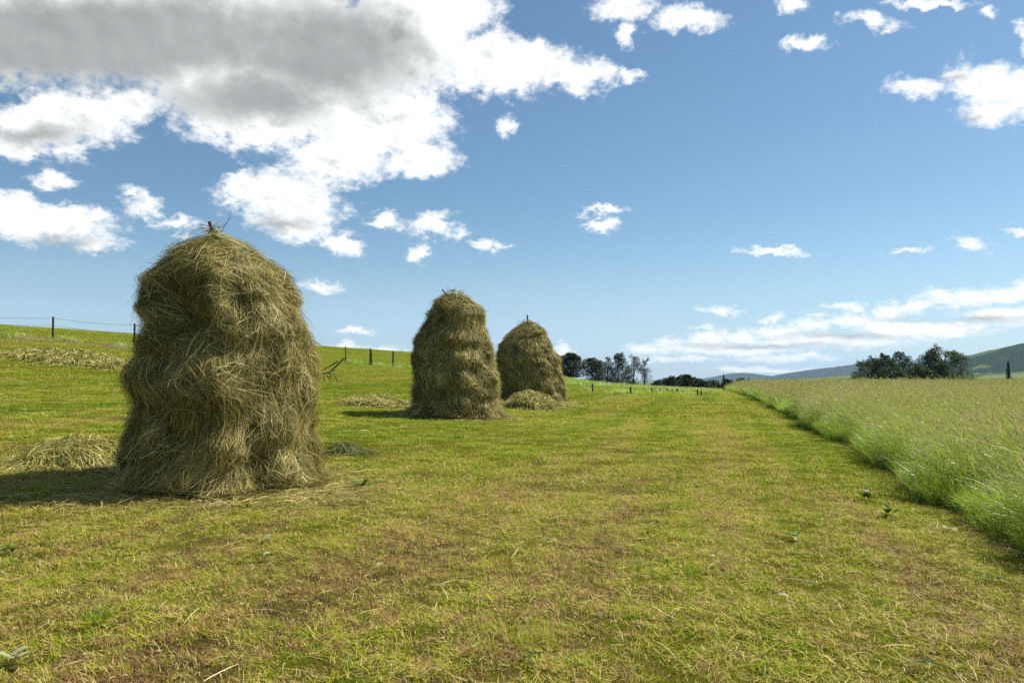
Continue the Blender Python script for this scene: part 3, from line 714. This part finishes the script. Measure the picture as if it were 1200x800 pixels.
heap('hay_heap', ((380, 533), (422, 532), .24), .17, 42, 1500, .005, 'small dark tuft of hay just right of the big haystack', GH, .2, mat=M_HAY_DARK)
heap('hay_heap', ((591, 478), (650, 479), 1.0), .62, 43, 5500, .013, 'rounded hay heap in front of the farthest haystack', GH, .5, mat=M_HAY_PALE)
heap('hay_heap', ((398, 474), (486, 476), .9), .22, 44, 4500, .014, 'flat spread of raked hay left of the middle haystack', GH, .4)
heap('hay_windrow', ((8, 416), (172, 437), 1.5), .55, 45, 13000, .022, 'long windrow of dry hay across the hillside below the wire fence', GH, .8)
heap('hay_heap', ((640, 478), (672, 476), .6), .10, 46, 900, .013, 'thin scattering of hay at the right foot of the farthest haystack', GH, .4)

# scattered single straws: at the feet of the stacks and over the near turf
def straws():
    r = np.random.default_rng(77); b = MB(); K = 5
    xs, ys, le, wd, va, lf = [], [], [], [], [], []
    def put(x, y, l0, l1, w, v0, v1, lift):
        n = len(x); xs.append(x); ys.append(y); le.append(r.uniform(l0, l1, n)); wd.append(np.full(n, w)); va.append(r.uniform(v0, v1, n)); lf.append(np.full(n, lift))
    for (st_, n, sp, w) in ((s1, 3600, .30, .0048), (s2, 1500, .25, .009), (s3, 900, .3, .012)):
        base, hw = st_[1], st_[2]; a = r.random(n) * 6.283; q = hw * .92 + np.abs(r.normal(0, sp, n)) * (1 + .6 * np.cos(a - math.pi * (1.0)) ** 2)
        put(base[0] + q * np.cos(a), base[1] + q * np.sin(a) * .95, .12, .4, w, .4, .95, .045)
    n = 1100; a = hit(385, 586); put(a[0] + r.normal(0, .42, n), a[1] + r.normal(0, .32, n), .12, .4, .0045, .2, .9, .05)
    n = 500; a = hit(60, 588); put(a[0] + r.normal(.3, .8, n), a[1] + r.normal(0, .22, n), .12, .4, .0048, .3, .8, .04)
    n = 3200; y = np.sqrt(r.random(n) * (144 - 6) + 6); x = (r.random(n) * 2 - 1) * .8 * y; k = x < edge_x(y); put(x[k], y[k], .06, .26, .0035, .55, 1, .035)
    n = 16000; y = np.sqrt(r.random(n) * (110 - 5) + 5); x = (r.random(n) * 2 - 1) * .8 * y; k = x < edge_x(y); put(x[k], y[k], .02, .08, .0038, .35, 1, .03)
    n = 90; y = np.sqrt(r.random(n) * (64 - 6) + 6); x = (r.random(n) * 2 - 1) * .8 * y; k = x < edge_x(y); put(x[k], y[k], .25, .5, .0045, .75, 1, .045)
    n = 2500; y = np.sqrt(r.random(n) * (1600 - 144) + 144); x = (r.random(n) * 2 - 1) * .8 * y; k = x < edge_x(y); put(x[k], y[k], .1, .35, .009, .5, 1, .05)
    x, y, le_, w, v, lift = map(np.concatenate, (xs, ys, le, wd, va, lf)); n = len(x)
    hd = r.random(n) * 6.283; cu = r.normal(0, .35, n); t = np.linspace(0, 1, K)[None]; A = hd[:, None] + cu[:, None] * t
    X_ = x[:, None] + np.cumsum(np.cos(A), 1) * (le_ / K)[:, None]; Y_ = y[:, None] + np.cumsum(np.sin(A), 1) * (le_ / K)[:, None]
    Z_ = terrain(X_, Y_) + (lift * r.uniform(.2, 1.3, n))[:, None] + np.sin(t * math.pi) * np.abs(r.normal(0, .015, n))[:, None]
    Pq = np.stack([X_, Y_, Z_], -1); S = strand_sides(Pq, r, np.array([0, 0, 1.0]) + r.normal(0, .5, (n, 3)))
    b.ribbons(Pq, w[:, None] * r.uniform(.6, 1.3, n)[:, None] * np.array([.6, 1, 1, .9, .4])[None], S, v)
    tag(b.build('scattered_hay', M_HAY), 'loose dry straws scattered over the mown grass and around the haystacks', 'hay', kind='stuff')
straws()

# ------------------------------------------------------------------ fences
def fence(posts, label, wires=(), group='wire fences on the hillside', thick=.07, spans=True, rr=None):
    """posts: (px, top row, base row, fallback depth)"""
    r = np.random.default_rng(len(posts) * 7 + 1); pts = []
    for p in posts:
        g = hit(p[0], p[2]) if p[3] is None else None
        if g is None: 
            Y_ = p[3] or 100.; g = at_depth(p[0], p[2], Y_); 
        top = at_depth(p[0], p[1], g[1]); pts.append((g, top, p))
    root = empty('wire_fence', pts[0][0]); tag(root, label, 'fence', group); o0 = pts[0][0]
    for g, top, p in pts:
        w = p[4] if len(p) > 4 else thick
        gg = g.copy(); gg[2] = min(gg[2], float(terrain(g[0], g[1]))) - .3
        b = MB(); t_ = np.linspace(0, 1, 6)[:, None]; lean = r.normal(0, .03, 3) * [1, 1, 0]
        pp = gg * (1 - t_) + (top + lean) * t_ - o0; b.tube(pp, w * np.linspace(1.05, .9, 6), 7, .5); b.build('post', M_POST, root)
    for f, rad in wires:
        b = MB(); 
        for (g0, t0_, _), (g1, t1_, _) in zip(pts[:-1], pts[1:]):
            a_ = g0 * (1 - f) + t0_ * f - o0; c_ = g1 * (1 - f) + t1_ * f - o0; t_ = np.linspace(0, 1, 9)[:, None]; pp = a_ * (1 - t_) + c_ * t_; pp[:, 2] -= (np.sin(t_[:, 0] * math.pi)) * .07
            b.tube(pp, rad, 4)
        b.build('wire', M_WIRE, root)
    return [p[0] for p in pts]
fa = fence([(-60, 366, 390, None), (62, 371, 397, None), (157.5, 379, 408, None), (215, 384, 414, None), (300, 394, 420, None)],
           'wire fence with thin dark posts on the hill behind the big haystack, at the left', wires=((.93, .007), (.6, .006)), thick=.055)
fb = fence([(405, 406, 425, None, 0.043), (433.5, 408, 428, None, 0.062), (435.8, 411, 428.5, None, 0.050), (460.5, 411, 430, None, 0.068), (482.5, 413, 431, None, 0.062), (520, 418, 434, None, 0.062), (575, 425, 439, None, 0.062), (610, 431, 444, None, 0.062)],
           'row of stout weathered fence posts on the slope between the big and the middle haystack', wires=((.85, .007),))
fc = fence([(392.4, 405.5, 413, 96, 0.050), (422.5, 408.5, 415, 98, 0.050), (455.7, 411, 420, 100, 0.080), (465.5, 411.5, 420, 101, 0.055), (470.5, 410.5, 421, 102, 0.060), (473.5, 411.5, 421, 103, 0.060), (476.5, 414, 422, 104, 0.060), (479.6, 415, 423, 105, 0.060)],
           'distant fence posts along the skyline of the hill, above the row of stout posts')
fd = fence([(694.6, 449.5, 459.5, None, 0.047), (739.6, 453, 461.5, None, 0.050), (753.8, 453.5, 460, None, 0.039), (764, 454.5, 461, None, 0.050), (773.3, 455, 461, None, 0.044), (782, 455, 461, None, 0.055), (787.4, 456, 461.5, None, 0.044), (793.4, 455, 462, None, 0.061), (800.3, 456.5, 462, None, 0.055), (817.5, 456, 463, None, 0.055), (822, 457, 463, None, 0.050)],
           'low fence at the far end of the mown strip, in front of the dark wood', wires=((.85, .008),))
FENCE_SPANS = []
for ps, k, sp in ((fa, 50, .5), (fb, 60, .7), (fd, 40, 1.3)):
    for p0, p1 in zip(ps[:-1], ps[1:]):
        dd = np.linalg.norm(p1 - p0); FENCE_SPANS.append((p0, p1, int(max(6, min(dd, 60) * 4)), sp))
vp = [tall_proto(260 + i, 14, 70, .5, 2.2, False, .5) for i in range(3)]
x, y = verge_pts()
n = 3000; y2 = rng.uniform(60, 100, n); x2 = rng.uniform(.02, .27, n) * y2; x = np.concatenate([x, x2]); y = np.concatenate([y, y2])
k = x < edge_x(y); x, y = x[k], y[k]
verge = scatter_object('rough_grass', xyz(x, y, terrain(x, y)), rng.uniform(.4, 1.0, len(x)), rng.random(len(x)) * 6.28, rng.integers(0, 3, len(x)), vp)
tag(verge, 'rough uncut grass along the fence lines', 'grass', kind='stuff')

# bank of grey earth and dry grass below the hill fence
b = MB(); pts = [hit(a, c) for a, c in ((-40, 392), (0, 394.5), (40, 398), (80, 400), (110, 404), (157, 409), (215, 415))]
tt = np.linspace(0, 1, 160); cx_ = np.interp(tt, np.linspace(0, 1, len(pts)), [p[0] for p in pts]); cy_ = np.interp(tt, np.linspace(0, 1, len(pts)), [p[1] for p in pts])
vv = np.linspace(-1, 1, 12); U = cx_[:, None] + 0 * vv[None]; Vv = cy_[:, None] - .2 + .55 * vv[None]
Zb = terrain(U, Vv) - .03 + .24 * (1 - vv[None] ** 2) * (.6 + .8 * vnoise(xyz(U, Vv), 1.2, 8, 3)); b.grid(np.stack([U, Vv, Zb], -1))
m = Mat('dry_bank'); n_ = m.noise(m.pos(), 5, 4, .65); M_BANK = m.diffuse(m.ramp(n_, [(.3, (.06, .045, .025)), (.5, (.16, .13, .07)), (.7, (.13, .15, .04))]), n_, .8, .05)
tag(b.build('bank', M_BANK, smoothf=True), kind='structure')

# ------------------------------------------------------------------ collapsed hay rack behind the big stack
g0 = hit(388, 448); dR = g0[1]; rack = empty('broken_hay_rack', g0)
tag(rack, 'collapsed wooden hay rack of crossed poles on the grass right of the big haystack', 'hay rack')
for (a_, b_, rr, dy, mt) in (((388, 434), (404, 419.5), .05, .2, M_POST), ((380, 433), (396.5, 423), .04, .5, M_POST), ((372, 440), (391, 434), .05, 0, M_GREYWOOD), ((376, 437), (390, 437.5), .045, .25, M_GREYWOOD),
                             ((390.5, 437), (396, 448), .03, -.1, M_POST), ((383, 439), (389.5, 448.5), .03, -.2, M_POST), ((386.5, 438), (392, 447.5), .022, .1, M_POST), ((379, 440), (380, 449), .03, -.2, M_POST)):
    A3 = at_depth(*a_, dR + dy) - g0; B3 = at_depth(*b_, dR + dy * .4) - g0; m = MB(); t_ = np.linspace(0, 1, 6)[:, None]; pp = A3 * (1 - t_) + B3 * t_; pp += rng.normal(0, .008, pp.shape); m.tube(pp, rr * .65, 7); m.build('pole', mt, rack, True)

# ------------------------------------------------------------------ trees
def foliage_quads(b, C3, size, r, var, flat=0.0, mi=0):
    n = len(C3); d1 = unit(r.normal(0, 1, (n, 3)) * [1, 1, 1 - flat]); d2 = unit(np.cross(d1, r.normal(0, 1, (n, 3)) + [0, 0, flat * 2])); s = size * r.uniform(.5, 1.3, n)[:, None]
    v = np.stack([C3 - d1 * s, C3 - d2 * s * .5, C3 + d1 * s, C3 + d2 * s * .5], 1).reshape(-1, 3)
    b.add(v, np.arange(4 * n).reshape(-1, 4), np.repeat(var, 4), None, mi)
def tree(name, px, top_row, depth, wpx, kind, label, group, seed, leaf=None, dens=1.0, ground_z=None, leafk=1.0):
    r = np.random.default_rng(seed); g = at_depth(px, 445, depth); top = at_depth(px, top_row, depth)[2]
    gz = float(terrain(g[0], depth)) if ground_z is None else ground_z
    base = np.array([g[0], depth, gz]); H = top - gz; cw = wpx / FPX * depth / 2
    root = empty(name, base); tag(root, label, 'tree', group)
    t = MB(); tr = max(.12, H * .018)
    k = np.linspace(0, 1, 9)[:, None]; bend = r.normal(0, H * .015, (9, 3)) * [1, 1, 0]; tp_ = np.array([0, 0, 1.0]) * k * H * .93 + bend * k; t.tube(tp_, tr * (1.15 - k[:, 0] * .95), 7)
    cw = cw * (1.35 if kind != 'spruce' else 1.15); H0 = H; H = H * (1.0 if kind == 'spruce' else 1.09)
    b = MB(); mat = M_PINE if kind in ('pine', 'spruce') else M_LEAF
    zs_ = {'pine': 2.2, 'spruce': 3.0, 'round': 1.1, 'lacy': 1.3}[kind]
    n = int({'pine': 12000, 'spruce': 7000, 'round': 12000, 'lacy': 12000}[kind] * dens * max(.5, min(2.2, wpx / 18)))
    lo = {'pine': .08, 'spruce': .1, 'round': .12, 'lacy': .25}[kind]
    f = lo + (1 - lo) * r.random(n); a = r.random(n) * 6.283; q = np.sqrt(r.random(n)); g_ = (f - lo) / (1 - lo)
    if kind == 'spruce': pr = (1 - g_) ** .85 * (.82 + .25 * (np.floor(f * 13 + .3) / 13 * 13 % 2)) + .03
    elif kind == 'pine': pr = np.clip(1 - (np.abs(g_ - .60) / np.where(g_ > .6, .42, 1.0)) ** 2.2, 0, 1) ** .6
    else: pr = np.clip(1 - (np.abs(g_ - .66) / np.where(g_ > .66, .36, 1.1)) ** 2.2, 0, 1) ** .55
    C3 = np.stack([q * np.cos(a) * pr * cw, q * np.sin(a) * pr * cw, f * H], -1)
    lob = vnoise(np.stack([np.cos(a) * 1.2, np.sin(a) * 1.2, g_ * zs_ * 1.3], -1) + seed, 1.9, seed + 8, 2); C3[:, :2] *= (1 + .5 * lob)[:, None]; C3[:, 2] -= np.clip(g_ - .6, 0, 1) * H * .35 * (vnoise(C3 * [1, 1, 0] / cw + seed, 2.3, seed + 2, 2) + .55).clip(0, 1) * (kind != 'spruce')
    Q = C3 / cw * np.array([1, 1, zs_ * .8])
    nz = vnoise(Q + seed * 3.1, 2.1, seed, 3); nz2 = vnoise(Q + seed * 1.7, 1.0, seed + 5, 1)
    thr = {'pine': -.24, 'spruce': -.5, 'round': -.34, 'lacy': -.06}[kind] + .36 * q ** 3
    k = nz + .35 * nz2 > thr * 1.0; C3 = C3[k]; nz = nz[k]; a = a[k]; n = len(C3)
    C3 = C3 + r.normal(0, 1, (n, 3)) * cw * .025
    foliage_quads(b, C3, leafk * max(.07, .10 * (cw / 1.6) ** .5) * (1.0 if kind != 'lacy' else .85), r, np.clip(.42 + .5 * nz + r.normal(0, .16, n), 0, 1), .3)
    # limbs reaching into the clumps
    for j in r.integers(0, n, 26 if kind != 'spruce' else 8):
        e = C3[j]; z0_ = max(.15 * H, e[2] - abs(r.normal(.10, .05)) * H - .3 * math.hypot(e[0], e[1])); s0 = np.array([0, 0, z0_]); t.tube(np.array([s0, s0 * .5 + e * .5 + [0, 0, -.01 * H], e]), [tr * .34, tr * .2, tr * .08], 4, cap=False)
    t.build('trunk', M_BARK, root, True); b.build('crown', leaf or mat, root)
    return root
def copy_tree(src, loc, s, rz, label):
    c = src.copy(); link(c); c.location = loc; c.scale = (s[0], s[0], s[1]); c.rotation_euler = (0, 0, rz); c['label'] = label
    for ch in list(src.children):
        d = ch.copy(); link(d); d.parent = c
    return c
GL = 'dark pines on the ridge behind the haystacks'
for i, (px, tr_, w, kd, de, d, lab) in enumerate((
        (657, 418, 14, 'lacy', 150, .7, 'thin small tree half hidden by the right edge of the farthest haystack'),
        (669, 415.5, 25, 'pine', 140, 1, 'broad round topped pine, leftmost of the ridge pines clear of the haystack'),
        (694, 419, 24, 'pine', 145, 1, 'second broad dark pine from the left on the ridge'),
        (712, 419.5, 15, 'pine', 150, 1, 'narrow dark pine squeezed in the middle of the ridge pines'),
        (724.5, 416, 19, 'pine', 148, 1, 'pine with flat layered branches just left of the two thin trees'),
        (742.5, 416.5, 13, 'lacy', 146, 1.2, 'tall thin airy tree, left of the pair ending the ridge row'),
        (755.5, 421, 13, 'lacy', 150, 1.1, 'thin see-through tree, rightmost of the ridge row'),
        (736, 431, 12, 'pine', 155, .8, 'short dark tree between the flat layered pine and the thin airy trees'))):
    tree('pine_tree' if kd == 'pine' else 'broadleaf_tree', px, tr_, de, w, kd, lab, GL, 300 + i, dens=d, leaf=M_PINE)
# far wood at the end of the strip
r_ = np.random.default_rng(55)
wood = []
GW = 'dark wood at the far end of the mown strip'
pa = tree('spruce_tree', 848, 438.5, 150, 9, 'spruce', 'pointed spruce sticking up at the right end of the dark far wood', GW, 400, leafk=1.1, dens=1.0)
pb = tree('broadleaf_tree', 806, 440, 148, 13, 'round', 'round topped tree, tallest of the dark far wood', GW, 401, leafk=1.2, dens=1.3, leaf=M_PINE)
hA = float(at_depth(848, 438.5, 150)[2] - terrain(at_depth(848, 445, 150)[0], 150)); hB = float(at_depth(806, 440, 148)[2] - terrain(at_depth(806, 445, 148)[0], 148))
tops = [(764, 449), (770, 447), (776, 446), (782, 444), (787, 441.5), (793, 442), (799, 441), (812, 443), (818, 444.5), (824, 446), (830, 446), (836, 447), (842, 446), (853, 445), (858, 445), (864, 443.5), (870, 444), (877, 442.5), (884, 445), (767, 450), (790, 445), (802, 445), (815, 447), (827, 448.5), (856, 448), (873, 448)]
for i, (px, rw) in enumerate(tops):
    sp = (px > 840 and i % 3 != 1) or i % 5 == 0; src, hh = (pa, hA) if sp else (pb, hB); de = 138 + r_.random() * 34
    g = at_depth(px, 445, de); gz = float(terrain(g[0], de)); H = at_depth(px, rw, de)[2] - gz; s = H / hh
    copy_tree(src, (g[0], de, gz), (s * r_.uniform(1.0, 1.5), s), r_.random() * 6.28, 'dark far tree standing in the mass of the far wood')
# right-hand group behind the tall meadow
GR = 'trees beyond the tall meadow at the right'
for i, (px, tr_, w, kd, de, d, lab) in enumerate((
        (1009, 424, 17, 'lacy', 150, 1.3, 'pale low tree at the left end of the group beyond the tall meadow'),
        (1021, 421, 20, 'round', 155, 1.2, 'bushy dark tree, second from the left in the group beyond the tall meadow'),
        (1037, 417.5, 24, 'round', 150, 1.3, 'dark open topped tree, third from the left beyond the tall meadow'),
        (1057, 416.5, 22, 'round', 152, 1.3, 'dense dark tree in the middle of the group beyond the tall meadow'),
        (1075, 422, 18, 'lacy', 156, 1.2, 'lower loose tree filling the gap beside the dark conifer'),
        (1091, 414, 26, 'pine', 148, 1.2, 'dark spreading conifer under the tall lacy tree'),
        (1108, 405.5, 40, 'lacy', 150, 1.5, 'tall lacy tree, highest of the group, with airy branches reaching right'),
        (1127, 417, 17, 'lacy', 151, .55, 'sparse airy tree at the right end of the group beyond the tall meadow'),
        (1104, 428, 22, 'round', 146, 1.2, 'low dark bushy tree beneath the tall lacy tree'),
        (1046, 430, 26, 'round', 146, 1.2, 'low dark bushy tree at the foot of the middle of the group'),
        (1082, 431, 26, 'round', 145, 1.2, 'low dark bushy tree left of the dark conifer foot'))):
    tree('pine_tree' if kd == 'pine' else 'broadleaf_tree', px, tr_, de, w, kd, lab, GR, 500 + i, dens=d)
tree('spruce_tree', 1182, 423.5, 150, 15, 'spruce', 'lone small dark conifer at the far right below the green hill', None, 520, dens=1.0)

# mast on the far ridge
md = 5200.; g = at_depth(983, 440, md); m = MB(); m.tube(np.array([g + [0, 0, -30], at_depth(983, 433, md), at_depth(983, 427, md)]) - g, [3.2, 2.4, 1.2], 6); o = m.build('radio_mast', M_WIRE); o.location = g
tag(o, 'thin radio mast rising over the distant blue ridge', 'mast')

# ------------------------------------------------------------------ broad-leaved weeds and leaves on the turf
def weed(px, py, size, nleaf, label, pale=False, seed=0, up=.5, group='small broad leaves and weeds on the turf'):
    r = np.random.default_rng(seed + 900); g = hit(px, py); b = MB(); size = size * 1.3; g[2] += .022
    for i in range(nleaf):
        a = r.random() * 6.283; L_ = size * r.uniform(.6, 1.1); w = L_ * r.uniform(.35, .55); el = r.uniform(.1, .9) * up
        t = np.linspace(0, 1, 7); ww = w * np.sin(np.clip(t * .94 + .06, 0, 1) * math.pi) ** .8; ww[0] = .002
        cx = t * L_; z = .03 + np.sin(el) * t * L_ - .3 * L_ * t ** 2 * r.uniform(.2, 1); fold = .25 * ww
        rows_ = []
        for j, sgn in enumerate((-1, -.5, 0, .5, 1)): rows_.append(np.stack([cx * math.cos(el), sgn * ww * .5, z + abs(sgn) * fold * .6 + r.normal(0, .02 * L_, 7) * abs(sgn)], -1))
        G3 = np.stack(rows_, 0); c, s = math.cos(a), math.sin(a); G3 = np.stack([G3[..., 0] * c - G3[..., 1] * s, G3[..., 0] * s + G3[..., 1] * c, np.maximum(G3[..., 2], .02)], -1)
        b.grid(G3 + r.normal(0, .15 * size, 3) * [1, 1, 0], np.full((5, 7), r.uniform(.2, .9)))
    o = b.build('weed' if nleaf > 1 else 'fallen_leaf', M_PALEWEED if pale else M_WEED, smoothf=True); o.location = g
    tag(o, label, 'weed' if nleaf > 1 else 'leaf', group)
weed(12, 652, .09, 9, 'dark green leafy weed at the left edge of the picture below the big haystack shadow', seed=1)
weed(311, 638, .07, 1, 'pale upturned leaf on the turf, upper one of two below the big haystack', True, 2)
weed(309, 659, .07, 1, 'pale leaf lying just under another pale leaf below the big haystack', True, 3)
weed(285, 663, .06, 2, 'small dark leaf pair left of the two pale leaves below the big haystack', seed=4)
weed(424, 574, .13, 8, 'dull green weed sprig in the straw right of the foot of the big haystack', seed=5, up=1.2)
weed(481, 646, .07, 4, 'small dark green weed in the middle of the near turf', seed=6)
weed(553, 651, .06, 2, 'pair of pale leaves on the turf right of the small dark weed', True, 7)
weed(703, 646, .07, 3, 'green leafy weed right of the centre of the near turf', seed=8)
weed(707, 733, .07, 1, 'pale green leaf standing in the near turf, bottom centre', True, 9, 1.2)
weed(623, 780, .06, 3, 'dark small weed at the bottom edge near the centre', seed=10)
weed(686, 571, .07, 2, 'single bluish upright leaf in the middle distance of the turf', True, 11, 1.3)
weed(783, 598, .06, 4, 'tiny dark weed in the turf right of the centre', seed=12)
weed(1019, 588, .13, 6, 'dark weed on the turf near the tall meadow edge, upper one', seed=13, up=1.0)
weed(1040, 606, .12, 7, 'dark weed on the turf just below the one near the tall meadow edge', seed=14, up=1.0)
weed(1108, 626, .13, 3, 'big pale bluish leaf beside the tall meadow at the right', True, 15)
weed(930, 634, .08, 5, 'dark leafed weed beside a pale leaf on the right part of the turf', seed=16)
weed(935, 641, .06, 1, 'whitish upturned leaf just below a dark weed on the right part of the turf', True, 17, 1.0)
weed(838, 659, .09, 1, 'long flat greyish leaf lying on bare turf right of the centre', True, 18, .1)
weed(915, 707, .06, 1, 'whitish small leaf on the lower right turf', True, 19)
weed(1160, 686, .09, 5, 'dark green weed low at the right edge of the turf', seed=20)
weed(14, 785, .08, 6, 'pale leafy rosette in the bottom left corner', True, 21)
weed(1084, 788, .07, 4, 'green weed at the bottom edge towards the right', seed=22)

# ------------------------------------------------------------------ haze: the air between here and the hills
hz = MB(); x0, x1, y0, y1, z0, z1 = -9500, 9500, -1500, 9500, -140, 190
vs = np.array([[x, y, z] for z in (z0, z1) for y in (y0, y1) for x in (x0, x1)], float)
hz.add(vs, np.array([[0, 2, 3, 1], [4, 5, 7, 6], [0, 1, 5, 4], [1, 3, 7, 5], [3, 2, 6, 7], [2, 0, 4, 6]]))
mh = bpy.data.materials.new('haze'); mh.use_nodes = True; t_ = mh.node_tree; t_.nodes.clear(); oo = t_.nodes.new('ShaderNodeOutputMaterial'); pv = t_.nodes.new('ShaderNodeVolumePrincipled')
pv.inputs['Color'].default_value = (.50, .74, 1.0, 1); pv.inputs['Density'].default_value = 5.5e-5; pv.inputs['Anisotropy'].default_value = .2
t_.links.new(pv.outputs[0], oo.inputs['Volume'])
tag(hz.build('haze', mh), kind='stuff')
